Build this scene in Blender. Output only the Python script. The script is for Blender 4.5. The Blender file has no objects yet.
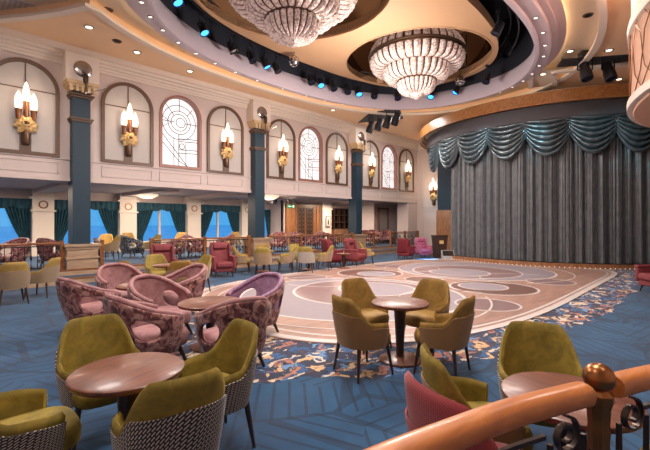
import bpy, bmesh, math, random
from math import sin, cos, pi, sqrt, atan2, radians
from mathutils import Vector, Matrix

# ------------------------------------------------------------------ camera, world, lights, exposure
S = bpy.context.scene
COL = S.collection
H = 1.7
F = 390.0
cam_d = bpy.data.cameras.new('camera')
cam_d.sensor_width = 36.0
cam_d.lens = 36.0 * F / 650.0
cam_d.shift_y = -3.0 / 650.0
cam_d.clip_start = 0.05
cam_d.clip_end = 2000
cam = bpy.data.objects.new('camera', cam_d)
cam.location = (0, 0, H)
cam.rotation_euler = (pi / 2, 0, -pi / 4)
COL.objects.link(cam)
S.camera = cam
S.view_settings.view_transform = 'Standard'
S.view_settings.look = 'None'
S.view_settings.gamma = 1.0
S.view_settings.exposure = 0.0
S.cycles.use_denoising = True

w = bpy.data.worlds.new('sky')
S.world = w
w.use_nodes = True
nt = w.node_tree
bg = nt.nodes['Background']
tc = nt.nodes.new('ShaderNodeTexCoord')
sx = nt.nodes.new('ShaderNodeSeparateXYZ')
cr = nt.nodes.new('ShaderNodeValToRGB')
cr.color_ramp.elements[0].position = 0.0
cr.color_ramp.elements[0].color = (0.09, 0.44, 0.90, 1)
cr.color_ramp.elements[1].position = 0.35
cr.color_ramp.elements[1].color = (0.09, 0.40, 0.88, 1)
nt.links.new(tc.outputs['Generated'], sx.inputs[0])
nt.links.new(sx.outputs['Z'], cr.inputs[0])
nt.links.new(cr.outputs[0], bg.inputs['Color'])
bg.inputs['Strength'].default_value = 1.0

WARM = (1.0, 0.80, 0.62)
def area(name, loc, size, power, color=WARM, rot=(0, 0, 0), size_y=None, shape='DISK', spread=None):
    l = bpy.data.lights.new(name, 'AREA')
    l.shape = shape if size_y is None else 'RECTANGLE'
    l.size = size
    if size_y: l.size_y = size_y
    l.energy = power
    l.color = color
    if spread: l.spread = spread
    o = bpy.data.objects.new(name, l)
    o.location = loc
    o.rotation_euler = rot
    COL.objects.link(o)
    return o
def spot(name, loc, target, power, color, angle=30, blend=0.6, radius=0.1):
    l = bpy.data.lights.new(name, 'SPOT')
    l.energy = power; l.color = color
    l.spot_size = radians(angle); l.spot_blend = blend; l.shadow_soft_size = radius
    o = bpy.data.objects.new(name, l)
    o.location = loc
    o.rotation_euler = (Vector(target) - Vector(loc)).to_track_quat('-Z', 'Y').to_euler()
    COL.objects.link(o)
    return o
def point(name, loc, power, color=WARM, radius=0.1):
    l = bpy.data.lights.new(name, 'POINT')
    l.energy = power; l.color = color; l.shadow_soft_size = radius
    o = bpy.data.objects.new(name, l)
    o.location = loc
    COL.objects.link(o)
    return o
NEUT = (1.0, 0.92, 0.86)
# added overhead area fills: under the chandeliers, near the ceiling, last pair camera-side
for i, (x, y, p) in enumerate([(6.4, 7.4, 340), (12.4, 7.4, 340), (3.0, 2.0, 330), (1.2, 8.0, 330), (10.0, 1.2, 300),
                               (16.2, 11.0, 170), (-1.6, 2.6, 90), (2.6, -1.6, 50)]):
    area('overhead_fill_light', (x, y, 6.0 if y in (7.4,) else 6.78), 1.6, p, NEUT)
point('midair_fill_light', (9.3, 7.2, 4.9), 780, (1.0, 0.90, 0.83), 0.5)  # added point fill in mid-air, no lamp hangs here
for x in (1.5, 4.7, 7.9, 11.1, 14.3, 17.6):
    area('lounge_fill_light', (x, 16.4, 2.84), 1.0, 150, WARM)  # added warm fill under the lounge ceiling, without fixtures
# cyan stage lamps in the oval trough aimed at the swags
for x, y, tx, ty in ((13.6, 9.6, 17.2, 9.6), (14.0, 5.6, 16.6, 7.2), (14.0, 5.0, 16.4, 4.8), (13.2, 4.4, 17.0, 3.0), (12.5, 4.2, 18.0, 1.6)):
    spot('stage_lamp_light', (x, y, 6.5), (tx, ty, 4.85), 380, (0.25, 0.85, 1.0), 24, 0.8, 0.08)
spot('stage_lamp_light', (14.4, 8.8, 6.5), (16.0, 9.3, 0.0), 9000, (0.05, 0.5, 1.0), 9, 0.4, 0.05)

spot('stage_lamp_light', (14.4, 9.3, 6.5), (22.0, 11.9, 3.0), 900, (0.55, 0.9, 1.0), 18, 0.7, 0.06)

# ------------------------------------------------------------------ helpers
def lin(c):
    r = []
    for v in c:
        v /= 255.0
        r.append(v / 12.92 if v <= 0.04045 else ((v + 0.055) / 1.055) ** 2.4)
    return (r[0], r[1], r[2], 1.0)
def D(d, r):
    return ((d + r) / sqrt(2), (d - r) / sqrt(2))
def AT(px, d):
    return D(d, (px - 325) / F * d)

class NT:
    def __init__(self, name):
        self.m = bpy.data.materials.new(name)
        self.m.use_nodes = True
        self.t = self.m.node_tree
        self.b = self.t.nodes['Principled BSDF']
    def n(self, typ, **kw):
        nd = self.t.nodes.new(typ)
        for k, v in kw.items():
            if k == 'i':
                for kk, vv in v.items():
                    if hasattr(vv, 'is_linked') or isinstance(vv, bpy.types.NodeSocket): self.t.links.new(vv, nd.inputs[kk])
                    else: nd.inputs[kk].default_value = vv
            else: setattr(nd, k, v)
        return nd
    def math(self, op, a, b=None, c=None):
        nd = self.t.nodes.new('ShaderNodeMath'); nd.operation = op
        for k, v in enumerate((a, b, c)):
            if v is None: continue
            if isinstance(v, bpy.types.NodeSocket): self.t.links.new(v, nd.inputs[k])
            else: nd.inputs[k].default_value = v
        return nd.outputs[0]
    def mix(self, f, a, b):
        nd = self.t.nodes.new('ShaderNodeMix'); nd.data_type = 'RGBA'
        for k, v in ((0, f), (6, a), (7, b)):
            if isinstance(v, bpy.types.NodeSocket): self.t.links.new(v, nd.inputs[k])
            else: nd.inputs[k].default_value = v
        return nd.outputs[2]
    def ramp(self, f, stops, const=False):
        nd = self.t.nodes.new('ShaderNodeValToRGB')
        e = nd.color_ramp.elements
        if const: nd.color_ramp.interpolation = 'CONSTANT'
        e[0].position, e[0].color = stops[0]
        e[1].position, e[1].color = stops[1]
        for p, c in stops[2:]:
            x = e.new(p); x.color = c
        self.t.links.new(f, nd.inputs[0])
        return nd.outputs[0]
    def coord(self, kind='Object'):
        return self.t.nodes.new('ShaderNodeTexCoord').outputs[kind]
    def bump(self, h, strength=0.3, dist=0.01):
        nd = self.n('ShaderNodeBump', i={'Height': h, 'Strength': strength, 'Distance': dist})
        self.t.links.new(nd.outputs[0], self.b.inputs['Normal'])
    def set(self, **kw):
        for k, v in kw.items():
            s = self.b.inputs[k.replace('_', ' ')]
            if isinstance(v, bpy.types.NodeSocket): self.t.links.new(v, s)
            else: s.default_value = v

M = {}
def plain(name, rgb, rough=0.5, metal=0.0, var=0.08, scale=6.0, bump=0.0, coat=0.0, sheen=0.0, emit=0.0, emitc=None):
    k = NT(name)
    c = lin(rgb)
    no = k.n('ShaderNodeTexNoise', i={'Vector': k.coord(), 'Scale': scale, 'Detail': 4.0})
    lo = tuple(v * (1 - var) for v in c[:3]) + (1,)
    hi = tuple(min(1, v * (1 + var)) for v in c[:3]) + (1,)
    k.set(Base_Color=k.mix(no.outputs[0], lo, hi), Roughness=rough, Metallic=metal)
    if bump: k.bump(no.outputs[0], bump)
    if coat: k.set(Coat_Weight=coat, Coat_Roughness=0.1)
    if sheen: k.set(Sheen_Weight=sheen, Sheen_Roughness=0.4)
    if emit:
        k.set(Emission_Color=lin(emitc or rgb), Emission_Strength=emit)
    M[name] = k.m
    return k.m
def velvet(name, rgb, hi=None, scale=9.0):
    k = NT(name)
    a = lin(rgb); b = lin(hi or tuple(min(255, int(v * 1.3)) for v in rgb))
    no = k.n('ShaderNodeTexNoise', i={'Vector': k.coord(), 'Scale': scale, 'Detail': 6.0, 'Roughness': 0.65, 'Distortion': 0.6})
    k.set(Base_Color=k.ramp(no.outputs[0], [(0.3, a), (0.72, b)]), Roughness=0.75, Sheen_Weight=0.35, Sheen_Roughness=0.35, Sheen_Tint=b)
    fine = k.n('ShaderNodeTexNoise', i={'Vector': k.coord(), 'Scale': 220.0})
    k.bump(fine.outputs[0], 0.15, 0.002)
    M[name] = k.m
def wood(name, dark, light, rough=0.3, scale=3.0, coat=0.2, axis=(1, 8, 8)):
    k = NT(name)
    mp = k.n('ShaderNodeMapping', i={'Vector': k.coord(), 'Scale': axis})
    no = k.n('ShaderNodeTexNoise', i={'Vector': mp.outputs[0], 'Scale': scale, 'Detail': 8.0, 'Distortion': 0.8})
    k.set(Base_Color=k.ramp(no.outputs[0], [(0.3, lin(dark)), (0.7, lin(light))]), Roughness=rough, Coat_Weight=coat, Coat_Roughness=0.12)
    M[name] = k.m
def weave(name, a, b, sc=1.0, mortar=0.18):
    k = NT(name)
    mp = k.n('ShaderNodeMapping', i={'Vector': k.coord('UV'), 'Rotation': (0, 0, radians(45))})
    br = k.n('ShaderNodeTexBrick', offset=0.5, i={'Vector': mp.outputs[0], 'Color1': lin(a), 'Color2': lin(a), 'Mortar': lin(b), 'Scale': 1.0 / sc,
             'Mortar Size': mortar * 0.026, 'Brick Width': 0.036, 'Row Height': 0.015, 'Mortar Smooth': 0.1})
    k.set(Base_Color=br.outputs[0], Roughness=0.85, Sheen_Weight=0.2)
    k.bump(br.outputs[1], -0.3, 0.002)
    M[name] = k.m

velvet('olive_velvet', (102, 86, 20), (152, 128, 46))
velvet('gold_velvet', (132, 104, 44), (166, 134, 72))
velvet('olive_gold', (124, 104, 42), (158, 134, 64))
velvet('bronze_velvet', (116, 84, 30), (158, 122, 54))
velvet('pink_velvet', (124, 80, 84), (172, 126, 124))
velvet('mauve_velvet', (120, 84, 110), (168, 130, 156))
velvet('red_velvet', (104, 38, 46), (134, 58, 62))
velvet('dark_red_velvet', (92, 16, 28), (122, 30, 42))
velvet('magenta_velvet', (140, 66, 98), (176, 102, 130))
velvet('teal_velvet', (14, 50, 66), (34, 84, 100), 5.0)
weave('cream_black_weave', (196, 182, 168), (38, 28, 28))
weave('tan_weave', (186, 140, 88), (122, 86, 46), 0.5)
weave('cream_weave', (176, 150, 118), (136, 112, 86), 0.5)
weave('red_weave', (172, 62, 64), (108, 28, 34), 0.4, 0.12)
def floral(name, cols, scale=14.0):
    k = NT(name)
    no = k.n('ShaderNodeTexNoise', i={'Vector': k.coord(), 'Scale': scale, 'Detail': 3.0, 'Roughness': 0.55, 'Distortion': 1.4})
    st = [(p, lin(c)) for p, c in cols]
    k.set(Base_Color=k.ramp(no.outputs[0], st), Roughness=0.7, Sheen_Weight=0.2)
    M[name] = k.m
floral('burgundy_floral', [(0.34, (56, 20, 24)), (0.44, (104, 50, 50)), (0.52, (140, 88, 82)), (0.6, (186, 142, 132)), (0.7, (110, 50, 52))], 9.0)
floral('red_cream_floral', [(0.38, (70, 20, 32)), (0.47, (140, 54, 66)), (0.54, (190, 150, 142)), (0.62, (96, 32, 44))], 11.0)
floral('zebra_fabric', [(0.44, (24, 24, 34)), (0.48, (40, 42, 56)), (0.52, (150, 150, 158)), (0.56, (30, 30, 44))], 7.0)

wood('table_wood', (84, 44, 30), (128, 74, 54), 0.42, 4.0, 0.12)
wood('dark_wood', (36, 20, 14), (64, 38, 26), 0.35, 5.0)
wood('rail_wood', (164, 92, 40), (194, 118, 58), 0.42, 3.0, 0.15, (2, 10, 10))
wood('lounge_rail_wood', (116, 66, 34), (156, 98, 56), 0.35, 3.0)
wood('pale_wood', (150, 120, 96), (186, 158, 130), 0.4, 2.5, 0.1)
wood('fascia_wood', (142, 90, 48), (180, 124, 72), 0.35, 1.5, 0.2)
wood('panel_wood', (112, 70, 42), (160, 112, 76), 0.35, 2.0, 0.2, (8, 8, 1))

plain('wall_paint', (204, 187, 182), 0.7, bump=0.03, var=0.04)
plain('wall_panel', (184, 176, 172), 0.65, var=0.05)
plain('trim_white', (222, 208, 196), 0.5, var=0.03)
plain('arch_brown', (96, 70, 54), 0.4, var=0.1)
plain('window_frame_paint', (150, 106, 94), 0.45)
plain('ceiling_cream', (222, 206, 186), 0.7, var=0.03)
plain('ceiling_peach', (234, 196, 158), 0.6, var=0.04, scale=1.5)
plain('island_peach', (188, 148, 112), 0.6, var=0.05, scale=1.5)
plain('ring_lilac', (204, 190, 200), 0.45, var=0.04)
plain('lounge_ceiling', (190, 172, 164), 0.7, var=0.04)
plain('black_paint', (34, 36, 46), 0.6)
plain('black_metal', (48, 48, 56), 0.35, 0.5)
plain('bronze_metal', (98, 74, 58), 0.35, 0.7)
plain('post_bronze', (150, 96, 56), 0.28, 0.85, var=0.2)
plain('iron', (72, 58, 52), 0.32, 0.75)
plain('gold_leaf', (222, 182, 122), 0.42, 0.25, var=0.2, scale=30)
plain('capital_gilt', (206, 178, 140), 0.45, 0.2)
plain('column_teal', (24, 50, 66), 0.5, var=0.08)
plain('column_white', (214, 202, 192), 0.5, var=0.04)
plain('silver_metal', (190, 186, 182), 0.2, 0.9)
plain('steel_disc', (168, 160, 156), 0.22, 0.9, var=0.1)
plain('chair_grey', (168, 160, 152), 0.8)
plain('header_grey', (80, 76, 80), 0.7, var=0.1)
plain('chrome', (210, 210, 214), 0.08, 1.0)
plain('drum_peach', (214, 168, 140), 0.6, var=0.04)
plain('copper_line', (136, 92, 66), 0.35, 0.7)
plain('bin_brown', (62, 44, 38), 0.4)
plain('grille_grey', (188, 182, 186), 0.5, 0.2)
plain('screen_dark', (20, 14, 14), 0.15)
plain('monitor_cover', (150, 148, 150), 0.6)
plain('sign_green', (20, 150, 80), 0.4, emit=0.6)
plain('sign_white', (240, 250, 244), 0.4, emit=0.9)
plain('flame_glass', (240, 220, 200), 0.2, emit=1.8, emitc=(255, 230, 206))
plain('lamp_glow', (255, 236, 210), 0.3, emit=3.5, emitc=(255, 232, 206))
plain('bowl_glass', (230, 210, 180), 0.3, emit=0.8, emitc=(255, 226, 190))
plain('bulb_glow', (255, 240, 226), 0.3, emit=1.6, emitc=(255, 240, 230))
plain('cove_glow', (255, 220, 150), 0.3, emit=9, emitc=(255, 224, 170))
plain('blue_lens', (60, 150, 255), 0.2, emit=4.0, emitc=(50, 140, 255))
plain('dark_lens', (40, 44, 60), 0.1, 0.3)
plain('lit_pane', (150, 144, 144), 0.5, emit=0.92, emitc=(255, 248, 248))
plain('sea_hull', (220, 220, 220), 0.5)

# crystal
k = NT('crystal')
vo = k.n('ShaderNodeTexVoronoi', i={'Vector': k.coord(), 'Scale': 26.0})
k.set(Base_Color=k.ramp(vo.outputs['Color'], [(0.1, lin((178, 150, 140))), (0.6, lin((240, 220, 212)))]), Roughness=0.25, Metallic=0.1,
      Emission_Color=k.ramp(vo.outputs['Color'], [(0.2, lin((120, 84, 74))), (0.8, lin((255, 226, 214)))]), Emission_Strength=0.22)
k.bump(vo.outputs['Distance'], 0.8, 0.03)
M['crystal'] = k.m
# mirror of the domes
k = NT('dome_mirror')
k.set(Base_Color=lin((150, 136, 122)), Metallic=1.0, Roughness=0.06)
wv = k.n('ShaderNodeTexNoise', i={'Vector': k.coord(), 'Scale': 1.2})
k.bump(wv.outputs[0], 0.05, 0.02)
M['dome_mirror'] = k.m
# disco ball
k = NT('mirror_tiles')
ck = k.n('ShaderNodeTexVoronoi', i={'Vector': k.coord(), 'Scale': 22.0})
k.set(Base_Color=k.ramp(ck.outputs['Color'], [(0.2, lin((90, 90, 96))), (0.8, lin((235, 232, 228)))]), Metallic=1.0, Roughness=0.12)
M['mirror_tiles'] = k.m
# glass
k = NT('window_glass')
tr = k.n('ShaderNodeBsdfTransparent'); gl = k.n('ShaderNodeBsdfGlossy', i={'Roughness': 0.03})
mx = k.n('ShaderNodeMixShader', i={0: 0.05, 1: tr.outputs[0], 2: gl.outputs[0]})
k.t.links.new(mx.outputs[0], k.t.nodes['Material Output'].inputs[0])
M['window_glass'] = k.m
# sea
k = NT('sea_water')
mp = k.n('ShaderNodeMapping', i={'Vector': k.coord(), 'Scale': (0.02, 0.15, 1)})
no = k.n('ShaderNodeTexNoise', i={'Vector': mp.outputs[0], 'Scale': 1.0, 'Detail': 8.0})
k.set(Base_Color=k.ramp(no.outputs[0], [(0.35, lin((110, 190, 230))), (0.7, lin((190, 232, 250)))]), Roughness=0.25)
M['sea_water'] = k.m
# carpet
DCX, DCY, DA, DB = 10.2, 6.05, 6.8, 3.85
k = NT('carpet')
co = k.coord()
vo = k.n('ShaderNodeTexVoronoi', i={'Vector': co, 'Scale': 1.5, 'Randomness': 0.8})
sep = k.n('ShaderNodeSeparateColor', i={0: vo.outputs['Color']})
sx = k.n('ShaderNodeSeparateXYZ', i={0: co})
X, Y = sx.outputs[0], sx.outputs[1]
def stripes(ang, freq, wid):
    p = k.math('ADD', k.math('MULTIPLY', X, cos(ang) * freq), k.math('MULTIPLY', Y, sin(ang) * freq))
    return k.math('LESS_THAN', k.math('FRACT', p), wid)
s1 = stripes(radians(20), 6.5, 0.2); s2 = stripes(radians(80), 6.5, 0.2); s3 = stripes(radians(140), 6.5, 0.2)
sel1 = k.math('LESS_THAN', sep.outputs[0], 0.36)
sel3 = k.math('GREATER_THAN', sep.outputs[0], 0.66)
sel2 = k.math('SUBTRACT', 1.0, k.math('ADD', sel1, sel3))
ln = k.math('ADD', k.math('MULTIPLY', s1, sel1), k.math('ADD', k.math('MULTIPLY', s2, sel2), k.math('MULTIPLY', s3, sel3)))
vb = k.n('ShaderNodeTexNoise', i={'Vector': co, 'Scale': 1.3, 'Detail': 3.0})
base = k.ramp(vb.outputs[0], [(0.3, lin((15, 50, 82))), (0.7, lin((30, 78, 114)))])
vw = k.n('ShaderNodeTexVoronoi', feature='DISTANCE_TO_EDGE', i={'Vector': co, 'Scale': 1.15, 'Randomness': 1.0})
base = k.mix(k.math('MULTIPLY', k.math('LESS_THAN', vw.outputs['Distance'], 0.03), 0.6), base, lin((16, 36, 60)))
base = k.mix(k.math('MULTIPLY', ln, 0.62), base, lin((14, 32, 54)))
fr_ = k.math('POWER', k.math('DIVIDE', k.math('MAXIMUM', k.math('SUBTRACT', X, DCX), 0.0), 7.2), k.math('SUBTRACT', 12.0, k.math('MULTIPLY', k.math('GREATER_THAN', Y, DCY), 8.5)))
fl_ = k.math('POWER', k.math('DIVIDE', k.math('MAXIMUM', k.math('SUBTRACT', DCX, X), 0.0), DA), 3.0)
fx = k.math('ADD', fr_, fl_)
fy = k.math('POWER', k.math('DIVIDE', k.math('ABSOLUTE', k.math('SUBTRACT', Y, DCY)), DB), 3.0)
f = k.math('POWER', k.math('ADD', fx, fy), 0.3333)
nz = k.n('ShaderNodeTexNoise', i={'Vector': co, 'Scale': 1.6, 'Detail': 2.0})
lim = k.math('ADD', 1.1, k.math('MULTIPLY', nz.outputs[0], 0.2))
lim = k.math('SUBTRACT', lim, k.math('MULTIPLY', k.math('GREATER_THAN', Y, 8.6), 0.17))
nd = k.n('ShaderNodeTexNoise', i={'Vector': co, 'Scale': 3.4, 'Detail': 4.0})
wa = k.n('ShaderNodeVectorMath', operation='SCALE', i={0: nd.outputs['Color'], 'Scale': 0.75})
wb = k.n('ShaderNodeVectorMath', operation='ADD', i={0: co, 1: wa.outputs[0]})
mp2 = k.n('ShaderNodeMapping', i={'Vector': wb.outputs[0], 'Scale': (6.0, 14.0, 1), 'Rotation': (0, 0, 0.7)})
v2 = k.n('ShaderNodeTexVoronoi', i={'Vector': mp2.outputs[0], 'Scale': 1.0})
sc2 = k.n('ShaderNodeSeparateColor', i={0: v2.outputs['Color']})
leaf = k.ramp(sc2.outputs[0], [(0.0, lin((30, 42, 70))), (0.22, lin((196, 160, 120))), (0.32, lin((40, 84, 130))), (0.52, lin((164, 108, 92))),
                               (0.62, lin((70, 52, 66))), (0.72, lin((206, 186, 164))), (0.82, lin((96, 130, 170))), (0.9, lin((40, 40, 64)))], True)
edge = k.n('ShaderNodeTexVoronoi', feature='DISTANCE_TO_EDGE', i={'Vector': mp2.outputs[0], 'Scale': 1.0})
leaf = k.mix(k.math('LESS_THAN', edge.outputs['Distance'], 0.045), leaf, lin((28, 34, 56)))
fin = k.mix(k.math('LESS_THAN', f, lim), base, leaf)
k.set(Base_Color=fin, Roughness=0.95, Sheen_Weight=0.1)
pile = k.n('ShaderNodeTexNoise', i={'Vector': co, 'Scale': 160.0})
k.bump(pile.outputs[0], 0.3, 0.004)
M['carpet'] = k.m
# parquet
k = NT('parquet')
co = k.coord()
br = k.n('ShaderNodeTexBrick', offset=0.5, i={'Vector': co, 'Color1': lin((164, 124, 106)), 'Color2': lin((138, 102, 86)), 'Mortar': lin((126, 90, 78)), 'Scale': 1.0,
         'Mortar Size': 0.004, 'Brick Width': 0.5, 'Row Height': 0.07, 'Bias': 0.0})
no = k.n('ShaderNodeTexNoise', i={'Vector': co, 'Scale': 0.7, 'Detail': 3.0})
k.set(Base_Color=k.mix(k.math('MULTIPLY', no.outputs[0], 0.45), br.outputs[0], lin((176, 152, 146))), Roughness=0.36)
M['parquet'] = k.m
plain('inlay_white', (194, 182, 177), 0.5, var=0.03)
plain('inlay_mauve', (128, 102, 102), 0.36, var=0.12)
plain('inlay_grey', (136, 124, 130), 0.5, var=0.1)
plain('inlay_brown', (108, 78, 70), 0.36, var=0.12)
# stage curtain
k = NT('stage_curtain_fabric')
mp = k.n('ShaderNodeMapping', i={'Vector': k.coord(), 'Scale': (3, 3, 2)})
no = k.n('ShaderNodeTexNoise', i={'Vector': mp.outputs[0], 'Scale': 2.0, 'Detail': 6.0})
k.set(Base_Color=k.ramp(no.outputs[0], [(0.3, lin((66, 68, 72))), (0.75, lin((96, 97, 101)))]), Roughness=0.42, Sheen_Weight=0.3)
M['stage_curtain_fabric'] = k.m
plain('swag_fabric', (116, 126, 132), 0.28, 0.7, var=0.06)

# ------------------------------------------------------------------ mesh builder
class MB:
    def __init__(self):
        self.v = []; self.f = []; self.mi = []; self.uv = {}
    def add(self, verts, faces, mi=0, uvs=None):
        o = len(self.v)
        self.v += [tuple(p) for p in verts]
        for fc in faces:
            self.f.append(tuple(o + i for i in fc)); self.mi.append(mi)
        if uvs:
            for i, u in enumerate(uvs): self.uv[o + i] = u
    def box(self, c, s, rz=0.0, mi=0, mat=None):
        pts = []
        for z in (-.5, .5):
            for x, y in ((-.5, -.5), (.5, -.5), (.5, .5), (-.5, .5)):
                p = Vector((x * s[0], y * s[1], z * s[2]))
                if rz: p = Matrix.Rotation(rz, 3, 'Z') @ p
                if mat is not None: p = mat @ p
                pts.append((p.x + c[0], p.y + c[1], p.z + c[2]))
        self.add(pts, [(3, 2, 1, 0), (4, 5, 6, 7), (0, 1, 5, 4), (1, 2, 6, 5), (2, 3, 7, 6), (3, 0, 4, 7)], mi)
        return self
    def b2(self, lo, hi, mi=0):
        return self.box([(a + b) / 2 for a, b in zip(lo, hi)], [b - a for a, b in zip(lo, hi)], 0, mi)
    def grid(self, fn, nu, nv, cu=False, cv=False, mi=0, skip=None, uv=None):
        vs = [fn(i / (nu if cu else nu), j / nv) for j in range(nv + (0 if cv else 1)) for i in range(nu + (0 if cu else 1))]
        us = None
        W = nu if cu else nu + 1
        Hh = nv if cv else nv + 1
        if uv: us = [uv(i / nu, j / nv) for j in range(Hh) for i in range(W)]
        fs = []
        for j in range(nv):
            for i in range(nu):
                if skip and skip(i, j): continue
                a = j * W + i; b = j * W + (i + 1) % W
                c = ((j + 1) % Hh) * W + (i + 1) % W; d = ((j + 1) % Hh) * W + i
                fs.append((a, b, c, d))
        self.add(vs, fs, mi, us)
        return self
    def lathe(self, prof, n=24, c=(0, 0, 0), mi=0, mat=None):
        vs = []
        for r, z in prof:
            for i in range(n):
                a = 2 * pi * i / n
                p = Vector((r * cos(a), r * sin(a), z))
                if mat is not None: p = mat @ p
                vs.append((p.x + c[0], p.y + c[1], p.z + c[2]))
        fs = []
        for j in range(len(prof) - 1):
            for i in range(n):
                fs.append((j * n + i, j * n + (i + 1) % n, (j + 1) * n + (i + 1) % n, (j + 1) * n + i))
        m = len(prof)
        if prof[0][0] > 1e-5: fs.append(tuple(reversed(range(n))))
        if prof[-1][0] > 1e-5: fs.append(tuple((m - 1) * n + i for i in range(n)))
        self.add(vs, fs, mi)
        return self
    def tube(self, pts, r, n=8, mi=0, closed=False, r2=None):
        pts = [Vector(p) for p in pts]
        N = len(pts)
        vs = []
        up = Vector((0, 0, 1))
        prev = None
        for i, p in enumerate(pts):
            if closed: t = pts[(i + 1) % N] - pts[i - 1]
            else: t = pts[min(i + 1, N - 1)] - pts[max(i - 1, 0)]
            t.normalize()
            a = prev if prev is not None else (up if abs(t.z) < 0.95 else Vector((1, 0, 0)))
            x = a - t * a.dot(t)
            if x.length < 1e-4: x = t.orthogonal()
            x.normalize(); prev = x
            y = t.cross(x)
            rr = r if r2 is None else r + (r2 - r) * i / (N - 1)
            for q in range(n):
                an = 2 * pi * q / n
                vs.append(tuple(p + x * (rr * cos(an)) + y * (rr * sin(an))))
        fs = []
        for i in range(N if closed else N - 1):
            for q in range(n):
                a = i * n + q; b = i * n + (q + 1) % n
                c = ((i + 1) % N) * n + (q + 1) % n; d = ((i + 1) % N) * n + q
                fs.append((a, b, c, d))
        if not closed:
            fs.append(tuple(reversed(range(n)))); fs.append(tuple((N - 1) * n + q for q in range(n)))
        self.add(vs, fs, mi)
        return self
    def sweep2d(self, path, prof, closed=False, mi=0):
        """path: xy points; prof: closed loop of (offset to the left, z)"""
        N = len(path); vs = []; m = len(prof)
        P = [Vector((p[0], p[1])) for p in path]
        for i in range(N):
            t = (P[(i + 1) % N] - P[i - 1]) if closed else (P[min(i + 1, N - 1)] - P[max(i - 1, 0)])
            t.normalize(); nn = Vector((-t.y, t.x))
            for o, z in prof:
                q = P[i] + nn * o
                vs.append((q.x, q.y, z))
        fs = []
        for i in range(N if closed else N - 1):
            for j in range(m):
                a = i * m + j; b = i * m + (j + 1) % m
                c = ((i + 1) % N) * m + (j + 1) % m; d = ((i + 1) % N) * m + j
                fs.append((a, d, c, b))
        if not closed:
            fs.append(tuple(range(m))); fs.append(tuple(reversed([(N - 1) * m + j for j in range(m)])))
        self.add(vs, fs, mi)
        return self
    def rbox(self, c, s, r=0.03, seg=3, rz=0.0, mi=0, mat=None, puff=0.0):
        bm = bmesh.new()
        bmesh.ops.create_cube(bm, size=1.0)
        for v in bm.verts: v.co = Vector((v.co.x * s[0], v.co.y * s[1], v.co.z * s[2]))
        bmesh.ops.bevel(bm, geom=bm.edges[:], offset=min(r, min(s) * 0.49), segments=seg, profile=0.5, affect='EDGES')
        R = Matrix.Rotation(rz, 3, 'Z')
        if mat is not None: R = mat @ R if rz else mat
        bm.verts.index_update()
        pts = [tuple(R @ v.co + Vector(c)) for v in bm.verts]
        self.add(pts, [tuple(v.index for v in fc.verts) for fc in bm.faces], mi)
        bm.free()
        return self
    def plate(self, outer, holes, z0, z1, mi=0, xf=None):
        """flat slab with holes; outlines in 2D; xf maps (x, y, z) to world"""
        cu = bpy.data.curves.new('tmp', 'CURVE')
        cu.dimensions = '2D'; cu.fill_mode = 'BOTH'; cu.extrude = (z1 - z0) / 2
        for ol in [outer] + list(holes):
            sp = cu.splines.new('POLY'); sp.points.add(len(ol) - 1)
            for q, p in zip(sp.points, ol): q.co = (p[0], p[1], 0, 1)
            sp.use_cyclic_u = True
        ob = bpy.data.objects.new('tmp', cu)
        COL.objects.link(ob)
        dg = bpy.context.evaluated_depsgraph_get()
        me = bpy.data.meshes.new_from_object(ob.evaluated_get(dg))
        zc = (z0 + z1) / 2
        pts = [(v.co.x, v.co.y, v.co.z + zc) for v in me.vertices]
        if xf: pts = [xf(*p) for p in pts]
        self.add(pts, [tuple(p.vertices) for p in me.polygons], mi)
        bpy.data.objects.remove(ob); bpy.data.curves.remove(cu); bpy.data.meshes.remove(me)
        return self
    def build(self, name, mats, parent=None, smooth=True, sub=0, solid=None, angle=38, loc=None):
        me = bpy.data.meshes.new(name)
        me.from_pydata(self.v, [], self.f)
        if isinstance(mats, str): mats = [mats]
        for m in mats: me.materials.append(M[m])
        me.polygons.foreach_set('material_index', self.mi)
        if self.uv:
            ul = me.uv_layers.new(name='UVMap')
            for lp in me.loops: ul.data[lp.index].uv = self.uv.get(lp.vertex_index, (0, 0))
        bm = bmesh.new(); bm.from_mesh(me)
        bmesh.ops.remove_doubles(bm, verts=bm.verts, dist=1e-5)
        if solid is None: bmesh.ops.recalc_face_normals(bm, faces=bm.faces)
        bm.to_mesh(me); bm.free()
        o = bpy.data.objects.new(name, me)
        COL.objects.link(o)
        if solid is not None or sub:
            if solid is not None:
                md = o.modifiers.new('s', 'SOLIDIFY'); md.thickness = abs(solid); md.offset = 1 if solid > 0 else -1
                md.use_even_offset = False
            if sub:
                md = o.modifiers.new('u', 'SUBSURF'); md.levels = sub; md.render_levels = sub
            dg = bpy.context.evaluated_depsgraph_get()
            m2 = bpy.data.meshes.new_from_object(o.evaluated_get(dg))
            o.modifiers.clear(); o.data = m2; m2.name = name; bpy.data.meshes.remove(me); me = m2
        if smooth:
            me.polygons.foreach_set('use_smooth', [True] * len(me.polygons))
            me.set_sharp_from_angle(angle=radians(angle))
        if parent is not None: o.parent = parent
        if loc: o.location = loc
        return o

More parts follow.
